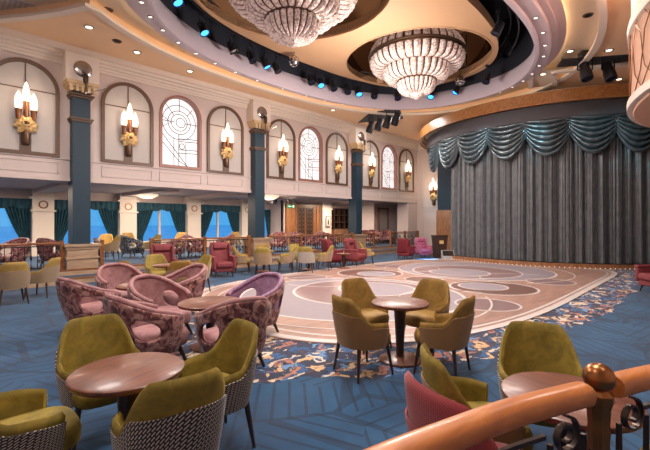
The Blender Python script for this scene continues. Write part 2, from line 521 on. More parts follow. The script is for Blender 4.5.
def tag(o, label, cat, group=None, kind=None):
    o['label'] = label; o['category'] = cat
    if group: o['group'] = group
    if kind: o['kind'] = kind
    return o
def thing(name, label, cat, loc=(0, 0, 0), rz=0.0, group=None):
    o = bpy.data.objects.new(name, None)
    o.empty_display_size = 0.1
    COL.objects.link(o)
    o.location = loc; o.rotation_euler = (0, 0, rz)
    return tag(o, label, cat, group)
def struct(o, label=None, cat=None):
    o['kind'] = 'structure'
    if label: o['label'] = label; o['category'] = cat
    return o
def frame(name, loc=(0, 0, 0), label=None, cat=None):
    o = bpy.data.objects.new(name, None); COL.objects.link(o); o.location = loc
    return struct(o, label, cat)
def dup(root, loc, rz, label, group=None):
    r = root.copy(); COL.objects.link(r); r.location = loc; r.rotation_euler = (0, 0, rz)
    r['label'] = label
    if group: r['group'] = group
    elif 'group' in r: del r['group']
    for ch in list(root.children):
        c = ch.copy(); COL.objects.link(c); c.parent = r
        for g in list(ch.children):
            d = g.copy(); COL.objects.link(d); d.parent = c
    return r
USED = set()
PROTO = {}
def place(maker, key, loc, rz, label, group=None):
    if key not in PROTO:
        o = maker(key); PROTO[key] = o
        o.location = loc; o.rotation_euler = (0, 0, rz); o['label'] = label
        if group: o['group'] = group
        return o
    return dup(PROTO[key], loc, rz, label, group)
def face(x, y, tx, ty):
    return atan2(-(tx - x), ty - y)
def oval(a, b, cx, cy, n=2.3, N=120, a0=0.0, a1=2 * pi, closed=True):
    r = []
    M_ = N if closed else N + 1
    for i in range(M_):
        t = a0 + (a1 - a0) * i / N
        c, s = cos(t), sin(t)
        r.append((cx + a * math.copysign(abs(c) ** (2 / n), c), cy + b * math.copysign(abs(s) ** (2 / n), s)))
    return r
def circ(r, cx, cy, N=64):
    return oval(r, r, cx, cy, 2.0, N)
# ------------------------------------------------------------------ setting
PZ = 0.34            # raised lounge floor
YW = 13.6            # face of the long upper wall
XE = 22.0            # end wall
COLX = [-3.3, 3.07, 9.47, 15.8]
CX, CY = 9.2, 7.25   # centre of the ceiling oval

struct(MB().b2((-4, -4, -0.2), (24, 12.45, 0.0)).build('floor', 'carpet', smooth=False))
m = MB()
m.b2((-4, 12.45, -0.2), (24, 13.05, 0.17)); m.b2((-4, 13.05, -0.2), (24, 20.2, PZ))
m.b2((-4, 12.43, 0.13), (24, 12.47, 0.172), 1); m.b2((-4, 13.03, 0.3), (24, 13.07, 0.342), 1)
m.b2((-4, 12.44, 0.0), (24, 12.449, 0.13), 2); m.b2((-4, 13.04, 0.17), (24, 13.049, 0.3), 2)
struct(m.build('floor_lounge', ['carpet', 'lounge_rail_wood', 'pale_wood'], smooth=False))
# camera terrace
terr = [(-4, 0.9), (-0.5, 0.78), (0.1, 0.70), (0.65, 0.54), (0.85, .48), (1.36, 0.28), (1.9, -0.06), (2.6, -0.5), (3.0, -1.2), (3.0, -4), (-4, -4)]
struct(MB().plate(terr, [], 0.0, 0.25).build('floor_terrace', 'carpet', smooth=False))

# dance floor: parquet with inlaid scroll lines
def superell(sx_=1.0, N=160):
    r = []
    for i in range(N):
        t = 2 * pi * i / N
        y = abs(sin(t)) ** .6667 * (1 if sin(t) > 0 else -1)
        q = max(0.0, 1 - abs(y) ** 3)
        x = 7.2 * q ** (1 / (12 if y < 0 else 3.5)) if cos(t) > 0 else -DA * q ** (1 / 3)
        r.append((DCX + x * sx_, DCY + y * DB * sx_))
    return r
m = MB()
m.plate(superell(), [], 0.0, 0.012)
m.sweep2d(superell(0.985), [(-.07, .010), (.07, .010), (.07, .014), (-.07, .014)], True, 1)
m.sweep2d(superell(0.945), [(-.03, .010), (.03, .010), (.03, .0135), (-.03, .0135)], True, 1)
ND = [0]
def disc(cx, cy, r, mi, z=0.0):
    ND[0] += 1
    m.plate(circ(r, cx, cy, 64), [], 0.010, 0.0142 + z + ND[0] * .00006, mi)
def ring(cx, cy, r, wd=.07, a0=0, a1=2 * pi, z=0.0):
    wd *= .75
    cl = a1 - a0 > 6.28
    p = [(cx + r * cos(a0 + (a1 - a0) * i / 72), cy + r * sin(a0 + (a1 - a0) * i / 72)) for i in range(72 if cl else 73)]
    m.sweep2d(p, [(-wd / 2, .010), (wd / 2, .010), (wd / 2, .0165 + z), (-wd / 2, .0165 + z)], cl, 1)
for cx, sg in ((6.9, 1), (13.4, -1)):
    disc(cx, 6.05, 2.55, 3); ring(cx, 6.05, 2.55, .09)
    disc(cx + .55 * sg, 6.05, 1.75, 2, .001); ring(cx + .55 * sg, 6.05, 1.75, .08, z=.001)
    disc(cx + 1.0 * sg, 6.05, .95, 3, .002); ring(cx + 1.0 * sg, 6.05, .95, .07, z=.002)
    ring(cx, 6.05, 3.05, .05, 0.9 if sg > 0 else pi + .9, 2 * pi - .9 if sg > 0 else 3 * pi - .9)
for cy in (4.05, 8.05):
    disc(10.15, cy, 1.05, 4); ring(10.15, cy, 1.05, .08)
    disc(10.15, cy + (.25 if cy < 6 else -.25), .6, 3, .001); ring(10.15, cy + (.25 if cy < 6 else -.25), .6, .06, z=.001)
    for cx in (8.0, 12.3):
        disc(cx, cy - (.75 if cy < 6 else -.75), .62, 2); ring(cx, cy - (.75 if cy < 6 else -.75), .62, .06)
        ring(cx, cy - (.1 if cy < 6 else -.1), 1.25, .05, 0 if cy < 6 else pi, pi if cy < 6 else 2 * pi)
disc(10.15, 6.05, .55, 4); ring(10.15, 6.05, .55, .07)
m.b2((4.3, 6.03, .011), (15.6, 6.07, .0135), 1)
struct(m.build('floor_dance', ['parquet', 'inlay_white', 'inlay_mauve', 'inlay_grey', 'inlay_brown'], smooth=False))

# ---- long upper wall with arched openings
def arch(cx, hw, z0, zs, N=20):
    p = [(cx - hw, z0), (cx + hw, z0)]
    for i in range(N + 1):
        a = pi * i / N
        p.append((cx + hw * cos(a), zs + hw * sin(a)))
    return p
BAYC = [-0.02, 6.27, 12.64, 18.95]
wins = [c for c in BAYC]
niches = [c + s for c in BAYC for s in (-1.8, 1.8)]
holes = [arch(c, .70, 3.72, 5.46) for c in wins]
xf = lambda x, y, z: (x, z, y)
m = MB()
m.plate([(-4, 2.91), (XE, 2.91), (XE, 6.9), (-4, 6.9)], holes, YW, YW + .3, 0, xf)
m.b2((-4, YW + .3, 2.91), (XE, YW + .8, 3.2))
for c in BAYC:                     # raised panels and ledge mouldings below the arches
    for s in (-1.8, 0, 1.8):
        x0, x1 = c + s - .78, c + s + .78
        for lo, hi in (((x0, 3.12), (x1, 3.15)), ((x0, 3.42), (x1, 3.45)), ((x0, 3.12), (x0 + .03, 3.45)), ((x1 - .03, 3.12), (x1, 3.45))):
            m.b2((lo[0], YW - .02, lo[1]), (hi[0], YW, hi[1]))
m.b2((-4, YW - .05, 2.91), (XE, YW, 2.99)); m.b2((-4, YW - .03, 2.99), (XE, YW, 3.03))
m.b2((-4, YW - .04, 3.54), (XE, YW, 3.58))
struct(m.build('wall_left', 'wall_paint', smooth=False))
m = MB()
for o_, z0, z1 in ((.06, 6.34, 6.42), (.1, 6.42, 6.5), (.17, 6.5, 6.58), (.26, 6.58, 6.68), (.34, 6.68, 6.85)):
    m.b2((-4, YW - o_, z0), (XE, YW, z1)); m.b2((XE - o_, 9.5, z0), (XE, YW, z1))
struct(m.build('trim_crown', 'trim_white', smooth=False))

# blind arches
def blind_arch():
    r = frame('trim_arch')
    b = MB().plate(arch(0, .70, 3.66, 5.44), [], -.012, -.002, 0, xf).build('panel', 'wall_panel', r, False)
    m = MB()
    m.plate(arch(0, .80, 3.58, 5.44), [arch(0, .70, 3.68, 5.44)], -.07, 0, 0, xf)
    m.b2((-.70, -.03, 5.40), (.70, -.005, 5.43)); m.b2((-.015, -.03, 5.4), (.015, -.005, 6.14))
    m.b2((-.13, -.05, 3.66), (.13, -.005, 4.25))
    m.build('arch_frame', 'arch_brown', r)
    return r
pr = blind_arch()
for i, c in enumerate(niches):
    if i == 0: pr.location = (c, YW, 0); continue
    o = pr.copy(); COL.objects.link(o); o.location = (c, YW, 0)
    for ch in pr.children:
        d = ch.copy(); COL.objects.link(d); d.parent = o
# arched leaded windows
for i, c in enumerate(wins):
    r = frame('window_%d' % (i + 1), (c, YW, 0))
    MB().plate(arch(0, .70, 3.72, 5.46), [], .16, .18, 0, xf).build('pane', 'lit_pane', r, False)
    MB().plate(arch(0, .78, 3.62, 5.46), [arch(0, .69, 3.72, 5.46)], -.05, .16, 0, xf).build('window_frame', 'window_frame_paint', r)
    m = MB()
    def wl(pts, rr=.011, closed=False): m.tube([(x, .145, z) for x, z in pts], rr, 4, 0, closed)
    cz = 5.3
    for q, dx in ((.17, .05), (.3, .0), (.42, 0), (.62, 0)):
        pts = [(dx + q * cos(2 * pi * t / 28), cz + q * sin(2 * pi * t / 28)) for t in range(28)]
        wl(pts, .011, True)
    wl([(-.69, 5.3), (-.17, 5.3)]); wl([(.2, 5.3), (.69, 5.3)]); wl([(0, 5.7), (0, 6.14)]); wl([(-.02, 3.73), (-.02, 4.9)]); wl([(-.2, 3.73), (-.2, 4.75)])
    wl([(-.68, 4.9), (.3, 3.75)]); wl([(-.68, 4.6), (.0, 3.9), (.3, 3.75)]); wl([(-.68, 4.9), (-.25, 4.4), (.3, 3.75)])
    for z in (4.2, 4.32, 4.62, 4.72): wl([(-.02, z), (.69, z + .04)])
    wl([(-.68, 5.05), (-.3, 5.25), (-.68, 5.5)]); wl([(.3, 5.6), (.5, 5.85)]); wl([(.25, 3.73), (.25, 4.6)]); wl([(-.5, 5.9), (-.2, 5.55)])
    pts = [(.1 + .1 * cos(2 * pi * t / 16), 4.45 + .1 * sin(2 * pi * t / 16)) for t in range(16)]
    wl(pts, .011, True)
    m.build('leading', 'iron', r, False)

# ---- columns
def column():
    r = frame('column')
    m = MB()
    m.b2((-.44, -.42, 0), (.44, .42, .12)); m.b2((-.40, -.38, .12), (.40, .38, .9)); m.b2((-.43, -.41, .62), (.43, .41, .68))
    m.b2((-.43, -.41, .9), (.43, .41, .98)); m.b2((-.47, -.45, .98), (.47, .45, 1.05))
    m.build('pedestal', 'pale_wood', r, False)
    m = MB().b2((-.23, -.25, 1.05), (.23, .3, 5.75))
    m.build('shaft', 'column_teal', r, False)
    m = MB()
    for z, e in ((4.66, .04), (4.72, .07), (5.36, .05), (5.42, .09)):
        m.b2((-.23 - e, -.25 - e, z), (.23 + e, .3, z + .05))
    m.build('band', 'arch_brown', r, False)
    m = MB()
    for k_, (e, z0, z1) in enumerate(((.06, 5.55, 5.64), (.12, 5.64, 5.72), (.16, 5.72, 5.82))):
        m.b2((-.25 - e, -.27 - e, z0), (.25 + e, .3, z1))
    for x in (-.3, -.15, 0, .15, .3): m.b2((x - .04, -.44, 5.5), (x + .04, -.38, 5.7))
    m.build('moulding', 'capital_gilt', r, False)
    MB().b2((-.43, -.38, 5.82), (.43, .3, 6.62)).build('capital', 'trim_white', r, False)
    rot = Matrix.Rotation(pi / 2, 3, 'X')
    MB().lathe([(.24, 0), (.24, .03), (.21, .05), (.12, .065), (0, .07)], 32, (0, -.38, 6.18), 0, rot).build('disc', 'steel_disc', r)
    return r
pc = column()
for i, x in enumerate(COLX):
    if i == 0: pc.location = (x, 13.5, 0); continue
    o = pc.copy(); COL.objects.link(o); o.location = (x, 13.5, 0)
    for ch in pc.children:
        d = ch.copy(); COL.objects.link(d); d.parent = o
# end pilaster under the wall
m = MB(); m.b2((20.95, YW, 0), (XE, 14.4, 2.91)); m.b2((20.9, YW - .04, PZ), (XE, 14.44, .6))
struct(m.build('trim_pilaster', 'wall_paint', smooth=False))

# ---- lounge behind: ceiling, window wall, back wall
m = MB(); m.b2((-4, YW + .8, 3.0), (24, 20.2, 3.1))
for x in (0, 3.07, 6.27, 9.47, 12.7, 15.8, 19.0): m.b2((x - .3, YW + .8, 2.86), (x + .3, 19.3, 3.0))
struct(m.build('ceiling_lounge', 'lounge_ceiling', smooth=False))
YB = 19.4
m = MB(); m.b2((-4, YB, 0), (14.6, YB + .3, .72)); m.b2((-4, YB, 2.52), (14.6, YB + .3, 3.0))
for x in (-3.3, -.13, 3.07, 6.27, 9.47, 12.7): m.b2((x - .42, YB, .72), (x + .42, YB + .3, 2.52))
m.b2((14.5, 17.9, 0), (14.6, YB, 3.0)); m.b2((14.5, 18.0, 0), (20.2, 18.2, 3.0)); m.b2((20.1, 15.6, 0), (24, 15.8, 3.0)); m.b2((20.1, 15.8, 0), (20.2, 18.0, 3.0))
m.b2((23.6, YW, 0), (24, 15.6, 3.0))
struct(m.build('wall_lounge', 'wall_paint', smooth=False))
for i, x in enumerate((-1.7, 1.47, 4.67, 7.87, 11.08, 14.0)):
    hw = 1.18 if i < 5 else .5
    r = frame('window_%d' % (i + 5), (x, YB + .1, 0))
    m = MB()
    m.b2((-hw, -.05, .72), (hw, .05, .78)); m.b2((-hw, -.05, 2.46), (hw, .05, 2.52))
    m.b2((-hw, -.05, .72), (-hw + .06, .05, 2.52)); m.b2((hw - .06, -.05, .72), (hw, .05, 2.52)); m.b2((-.05, -.05, .72), (.05, .05, 2.52))
    m.build('window_frame', 'column_white', r, False)
    MB().b2((-hw + .06, -.01, .78), (hw - .06, .01, 2.46)).build('pane', 'window_glass', r, False)
# white lounge columns
def lounge_column():
    r = frame('column')
    m = MB(); m.b2((-.36, -.2, PZ), (.36, .2, 3.0)); m.b2((-.42, -.26, 2.12), (.42, .2, 2.18)); m.b2((-.46, -.3, 2.62), (.46, .2, 2.7)); m.b2((-.4, -.24, PZ), (.4, .2, .9))
    m.build('shaft', 'column_white', r, False)
    rot = Matrix.Rotation(pi / 2, 3, 'X')
    m = MB(); m.tube([(.14 * cos(2 * pi * t / 24), -.21, 2.4 + .14 * sin(2 * pi * t / 24)) for t in range(24)], .025, 6, 0, True)
    m.build('medallion', 'copper_line', r)
    return r
pl = lounge_column()
for i, x in enumerate((-3.3, -.13, 3.07, 6.27, 9.47, 12.7)):
    if i == 0: pl.location = (x, 19.2, 0); continue
    o = pl.copy(); COL.objects.link(o); o.location = (x, 19.2, 0)
    for ch in pl.children:
        d = ch.copy(); COL.objects.link(d); d.parent = o
m = MB(); m.b2((17.5, 17.7, PZ), (18.3, 18.0, 3.0)); m.b2((17.42, 17.64, 2.5), (18.38, 18.0, 2.58))
struct(m.build('column', 'column_white', smooth=False))
# sea
struct(MB().b2((-600, 30, -12.2), (900, 1500, -12)).build('sea', 'sea_water', smooth=False))

# ---- end wall beside the stage
m = MB(); m.b2((XE, 6, 0), (XE + .3, YW + .3, 6.9))
for z0, z1 in ((.5, .55), (2.4, 2.45), (2.6, 2.65), (5.4, 5.45)):
    m.b2((XE - .03, 11.6, z0), (XE, 13.2, z1))
for y in (11.6, 13.15): 
    m.b2((XE - .03, y, .5), (XE, y + .05, 2.45)); m.b2((XE - .03, y, 2.6), (XE, y + .05, 5.45))
m.b2((XE - .05, 9.5, 0), (XE, YW, .2))
struct(m.build('wall_end', 'wall_paint', smooth=False))
m = MB(); m.b2((19.6, 10.0, 0), (20.4, 10.9, 2.35)); 
struct(m.build('trim_stage_wing', 'panel_wood', smooth=False))
m = MB(); m.b2((19.65, 10.05, 2.35), (20.35, 10.85, 6.3))
struct(m.build('wall_stage_wing', 'column_teal', smooth=False))
m = MB(); m.b2((23.7, -4, 0), (24, 14, 8.0))
struct(m.build('wall_stage_back', 'black_paint', smooth=False))
m = MB(); m.b2((-4.2, -4, 0), (-4, 20.2, 7.2)); struct(m.build('wall_rear', 'wall_paint', smooth=False))
m = MB(); m.b2((-4, -4.2, 0), (24, -4, 7.2)); struct(m.build('wall_right', 'wall_paint', smooth=False))

# ---- stage
SX, SY = 22.1, 6.0
def arc(R, a0, a1, N=80):
    return [(SX + R * cos(radians(a0 + (a1 - a0) * i / N)), SY + R * sin(radians(a0 + (a1 - a0) * i / N))) for i in range(N + 1)]
A0, A1 = 117, 262
m = MB()
m.plate(arc(5.95, 108, 262) + [(23.7, .1), (23.7, 11.6)], [], 0, .16, 0)
m.sweep2d(arc(5.97, 108, 262), [(-.03, .0), (.03, .0), (.03, .17), (-.03, .17)], False, 1)
struct(m.build('floor_stage', ['dark_wood', 'panel_wood'], smooth=False))
m = MB()
m.sweep2d(arc(6.15, 92, 268), [(-.28, 6.05), (-.2, 6.05), (-.2, 6.12), (-.1, 6.16), (-.1, 6.28), (0, 6.32), (0, 6.5), (-.28, 6.5)], False, 0)
wood_arc = m.build('trim_header', 'fascia_wood'); struct(wood_arc)
m = MB(); m.sweep2d(arc(5.94, 92, 268), [(-.06, 5.58), (.0, 5.58), (.0, 6.1), (-.06, 6.1)], False, 0)
struct(m.build('wall_header', 'header_grey'))
m = MB(); m.plate(arc(6.15, 92, 268) + [(24, -.2), (24, 12.2)], [], 6.5, 6.6); struct(m.build('ceiling_stage', 'ceiling_cream', smooth=False))

# ---- ceilings
struct(MB().plate([(-4, -4), (24, -4), (24, YW + .3), (-4, YW + .3)], [oval(6.75, 4.55, CX, CY)], 7.12, 7.3).build('ceiling', 'ceiling_cream', smooth=False))
# lower peach soffit, edged by a moulding
aw = [(x_, y_ if y_ > CY else CY + (y_ - CY) * 1.075) for x_, y_ in oval(8.0, 5.15, CX, CY, 2.3, 160, radians(150), radians(-128), False)]
i0 = min(range(len(aw)), key=lambda i: abs(aw[i][0] - 2.62) + (0 if aw[i][1] > CY else 99))
i1 = min(range(len(aw)), key=lambda i: abs(aw[i][0] - 5.6) + (0 if aw[i][1] < CY else 99))
edge_line = [(0.6, YW), (1.2, 12.85), (1.75, 12.1), (2.25, 11.3)] + aw[i0:i1 + 1] + [(5.0, 1.0), (4.8, -4.0)]
poly = edge_line + [(24, -4), (24, YW)]
def inside_slot(p): return p
# flat black plates painting the dark of spotlight recesses, by stage and wall
slot1 = [D(12.35, 7.5), D(11.9, 9.7), D(12.5, 10.1), D(12.95, 7.7)]
slot2 = [D(20.2, 1.7), D(18.4, 2.1), D(17.8, 3.4), D(19.4, 3.9)]
struct(MB().plate(poly, [], 6.85, 7.12).build('ceiling_soffit', 'ceiling_peach', smooth=False))
m = MB().sweep2d(edge_line, [(.02, 6.78), (-.16, 6.78), (-.16, 6.86), (-.04, 6.9), (.02, 6.98), (.1, 7.0), (.1, 7.12), (.02, 7.12)], False)
struct(m.build('trim_soffit', 'trim_white'))
for nm, sl in (('trim_slot_shade', slot1), ('trim_slot_shade', slot2)):
    m = MB().plate(sl, [], 6.83, 6.87); struct(m.build(nm, 'black_paint', smooth=False))
# white ribs between the oval and the stage
m = MB()
for (x0, y0, x1, y1) in (D(13.3, 7.8) + D(12.5, 9.9), D(13.3, 7.8) + D(14.5, 8.55), D(13.4, 7.07) + D(14.8, 7.8)):
    dx, dy = x1 - x0, y1 - y0
    L = sqrt(dx * dx + dy * dy)
    m.box(((x0 + x1) / 2, (y0 + y1) / 2, 6.8), (L, .16, .1), atan2(dy, dx))
struct(m.build('trim_ribs', 'trim_white', smooth=False))
struct(MB().plate([D(13.2, 6.95), D(14.9, 7.8), D(14.7, 8.65), D(13.2, 7.8)], [], 6.835, 6.86).build('trim_beam', 'ceiling_cream', smooth=False))
# the stepped lilac ring
prof = [(-.12, 7.12), (-.12, 7.0), (.1, 7.0), (.1, 6.96), (0, 6.93), (-.1, 6.9), (-.1, 6.8), (-.24, 6.78), (-.27, 6.7), (-.54, 6.68), (-.57, 6.62), (-.67, 6.62), (-.67, 7.05), (-.5, 7.3), (0, 7.3)]
path = oval(6.8, 4.6, CX, CY, 2.3, 160)
m = MB().sweep2d(list(reversed(path)), prof, True)
struct(m.build('ceiling_ring', 'ring_lilac'))
# cove light round the ring
m = MB().sweep2d(list(reversed(oval(6.76, 4.56, CX, CY, 2.3, 160))), [(-.03, 7.02), (.03, 7.02), (.03, 7.06), (-.03, 7.06)], True)
tag(m.build('cove_light', 'cove_glow'), 'warm cove light strip running round the outside of the oval ceiling ring', 'light')
# black trough above the ring
m = MB(); m.plate(oval(6.35, 4.15, CX, CY), [], 9.3, 9.4); m.sweep2d(oval(6.32, 4.12, CX, CY, 2.3, 120), [(-.04, 7.0), (0, 7.0), (0, 9.3), (-.04, 9.3)], True)
struct(m.build('ceiling_trough', 'black_paint', smooth=False))
# island with two dome openings
DOMES = [(6.35, 7.5), (12.25, 7.6)]
isl = oval(5.6, 2.98, 9.35, 7.52, 2.5, 120)
m = MB().plate(isl, [circ(2.55, x, y) for x, y in DOMES], 7.45, 7.75)
struct(m.build('ceiling_island', 'island_peach', smooth=False))
for x, y in DOMES:
    m = MB(); m.sweep2d(circ(2.55, x, y), [(-.04, 7.5), (0, 7.5), (0, 9.2), (-.04, 9.2)], True)
    struct(m.build('wall_dome', 'dome_mirror'))
    m = MB().plate(circ(2.6, x, y), [], 9.2, 9.25); struct(m.build('ceiling_dome', 'island_peach'))
    point('dome_fill_light', (x, y, 8.85), 110, WARM, .25)  # point fill added inside the dome to brighten its mirror
    m = MB().sweep2d(circ(2.54, x, y), [(-.02, 7.435), (.03, 7.435), (.03, 7.5), (-.02, 7.5)], True)
    struct(m.build('trim_dome', 'island_peach'))
# balcony drum at the right
BX, BY, BR = 11.0, -3.54, 4.85
m = MB(); m.lathe([(BR - .12, 3.95), (BR - .06, 3.97), (BR - .02, 4.05), (BR - .02, 6.85)], 96, (BX, BY, 0))
m.lathe([(BR - .04, 4.0), (BR + .05, 4.02), (BR + .06, 4.16), (BR - .01, 4.2)], 96, (BX, BY, 0), 1)
m.lathe([(BR - .03, 5.5), (BR + .05, 5.53), (BR + .05, 5.7), (BR - .03, 5.74)], 96, (BX, BY, 0), 1)
for i in range(48):
    for sg in (1, -1):
        a = 2 * pi * i / 48 + sg * .02 * (i % 3)
        m.tube([(BX + (BR + .01) * cos(a + sg * (t + .15 * sin(t * 6)) * .2), BY + (BR + .01) * sin(a + sg * (t + .15 * sin(t * 6)) * .2), 4.18 + 1.34 * t) for t in (0, .25, .5, .75, 1)], .01, 4, 2)
struct(m.build('trim_drum', ['drum_peach', 'trim_white', 'copper_line']))

# ---- curtain, swags
def pleat(R, a0, a1, z0, z1, folds, amp, name, mat, lab, cat, th=.012):
    def fn(u, v):
        a = radians(a0 + (a1 - a0) * u)
        ph = u * folds * 2 * pi
        r = R + amp * (sin(ph) + .5 * sin(ph * .37 + 1.3) + .4 * sin(2.3 * ph + v * .8) + .15 * sin(5.1 * ph)) * (0.75 + .25 * (1 - v))
        return (SX + r * cos(a), SY + r * sin(a), z0 + (z1 - z0) * v)
    o = MB().grid(fn, int(folds * 26), 8).build(name, mat, solid=th, angle=70)
    return tag(o, lab, cat)
for i, side in enumerate(['at the left end, beside the teal wing', 'second from the left end of the stage', 'hanging at the middle of the stage',
                          'right of the middle of the stage', 'at the right edge of the photo, the last one']):
    a1_ = 151.5 + 16.5 * (i + 1) if i < 4 else 262
    pleat(5.62, 151.5 + 16.5 * i, a1_, .18, 5.75, 4.5 if i < 4 else 12, .085, 'stage_curtain', 'stage_curtain_fabric', 'grey pleated velvet stage curtain panel ' + side, 'curtain')
def swag(ac, half, i, lab):
    ztop, sag = 5.62, 1.16
    R = 5.86
    def fn(u, v):
        s = 2 * u - 1
        a = radians(ac + s * half * 1.2)
        drop = (1 - abs(s) ** 2.2)
        zt = ztop - .05 * (1 - abs(s))
        z = zt - v * (.30 + sag * drop * .92)
        rip = .085 * sin(v * 2 * pi * 6.5) * (.25 + .75 * (1 - abs(s) ** 3))
        r = R + .02 + .16 * sin(pi * min(1, v * .9)) * (1 - s * s) + rip + .012 * sin(s * 19 + v * 7)
        return (SX + r * cos(a), SY + r * sin(a), z + .02 * sin(v * 2 * pi * 6.5 + 1.2) * (1 - abs(s)))
    o = MB().grid(fn, 28, 72).build('curtain_swag', 'swag_fabric', solid=-.012, angle=80)
    return tag(o, lab, 'curtain')
for i, nm in enumerate(['swag at the far left end of the stage header', 'swag second from the left end of the stage header', 'swag third from the left under the stage header',
                        'swag at the middle of the stage header', 'swag just right of the middle of the stage header', 'swag next to last on the right under the stage header',
                        'swag last on the right, partly behind the ceiling drum']):
    swag(138 + 14.2 * i, 7.1, i, 'blue-grey satin draped ' + nm)
# ------------------------------------------------------------------ chandeliers
def chandelier(key):
    r = thing('chandelier', '', 'chandelier')
    # profile tiers: (r0, z0, r1, z1, bulge, strands)
    tiers = [(.20, -1.24, .66, -.80, .15, 24), (.66, -.78, 1.14, -.34, .18, 30), (1.12, -.34, 1.62, .02, .2, 36), (1.66, .09, .95, .74, .2, 36)]
    for ti, (r0, z0, r1, z1, bl, n) in enumerate(tiers):
        def prof(v):
            rr = r0 + (r1 - r0) * v; zz = z0 + (z1 - z0) * v
            L = sqrt((r1 - r0) ** 2 + (z1 - z0) ** 2)
            nr, nz = (z1 - z0) / L, -(r1 - r0) / L
            b = bl * sin(pi * v) ** .8
            return rr + nr * b, zz + nz * b
        m = MB()
        for q in range(n):
            a0 = 2 * pi * q / n; hw = pi / n * .77
            def fn(u, v):
                R, Z = prof(v)
                s = 2 * u - 1
                bead = .012 * abs(sin(v * pi * 12))
                off = .045 * (1 - s * s) + bead * (1 - s * s)
                a = a0 + hw * s
                return ((R + off) * cos(a), (R + off) * sin(a), Z - off * .4)
            m.grid(fn, 4, 18)
        m.build('crystal_tier', 'crystal', r, angle=60)
        m = MB(); m.lathe([prof(v / 10.0) for v in range(11)], 48)
        m.build('tier_frame', 'bronze_metal', r)
        m = MB()
        for rr, zz in ((r0 + .03, z0), (r1 + .03, z1)):
            m.tube([(rr * cos(2 * pi * t / 64), rr * sin(2 * pi * t / 64), zz) for t in range(64)], .036, 6, 0, True)
        m.build('hoop', 'bronze_metal', r)
    m = MB().lathe([(0, -1.43), (.07, -1.42), (.11, -1.38), (.12, -1.37), (.18, -1.35), (.22, -1.31), (.22, -1.29), (.27, -1.27), (.3, -1.22), (.24, -1.18)], 24)
    m.build('finial', 'crystal', r)
    MB().lathe([(.1, .6), (.1, 1.66), (0, 1.66)], 16).build('stem', 'bronze_metal', r)
    return r
place(chandelier, 'ch', (DOMES[0][0], DOMES[0][1], 7.52), 0, 'tiered crystal bead chandelier cut by the top of the photo, the nearer one')
place(chandelier, 'ch', (DOMES[1][0], DOMES[1][1], 7.54), 0.05, 'whole tiered crystal bead chandelier in the dome nearer the stage')
# mirror balls
def mirror_ball(key):
    r = thing('mirror_ball', '', 'mirror ball')
    MB().lathe([(.19 * sin(pi * t / 16), -.19 * cos(pi * t / 16)) for t in range(17)], 24).build('ball', 'mirror_tiles', r)
    MB().tube([(0, 0, .18), (0, 0, 1.9)], .012, 6).build('rod', 'black_metal', r)
    return r
x, y = AT(294, 13.2); place(mirror_ball, 'mb', (x, y, 1.7 + (222 - 61) * 13.2 / F), 0, 'silver mirror ball hanging below the nearer chandelier')
x, y = AT(460, 15.3); place(mirror_ball, 'mb', (x, y, 1.7 + (222 - 81) * 15.3 / F), 0, 'silver mirror ball hanging right of the chandelier nearer the stage')

# stage lamps in the trough
def par_lamp(key):
    r = thing('stage_light', '', 'stage light')
    lens = 'blue_lens' if 'blue' in key else 'dark_lens'
    tilt = Matrix.Rotation(radians(28), 3, 'X')
    c = (0, 0, -.34)
    m = MB().lathe([(.05, .17), (.1, .16), (.12, .1), (.125, -.1), (.14, -.16), (.12, -.16), (.115, -.12), (0.0, -.12)], 20, c, 0, tilt); m.build('can', 'black_metal', r)
    MB().lathe([(.112, -.14), (0, -.145)], 20, c, 0, tilt).build('lens', lens, r)
    m = MB().tube([(-.16, 0, -.34), (-.16, 0, -.1), (-.1, 0, -.06), (.1, 0, -.06), (.16, 0, -.1), (.16, 0, -.34)], .014, 6); m.tube([(0, 0, -.06), (0, 0, .1)], .02, 6)
    m.tube([(-.16, 0, -.34), (-.1, 0, -.34)], .02, 6); m.tube([(.16, 0, -.34), (.1, 0, -.34)], .02, 6)
    m.build('yoke', 'black_metal', r)
    MB().box((0, 0, .12), (.08, .09, .08)).build('clamp', 'black_metal', r)
    return r
truss = [p for p in oval(5.75, 3.55, CX, CY, 2.3, 240)]
for k_, (R_, zt) in enumerate(((5.72, 7.52), (5.5, 7.8))):
    m = MB().tube([(p[0], p[1], zt) for p in oval(R_, R_ - 2.2, CX, CY, 2.3, 96)], .025, 6, 0, True)
    tag(m.build('lighting_rail', 'black_metal'), ['lower', 'upper'][k_] + ' black oval pipe carrying the stage lights inside the ceiling ring', 'rail')
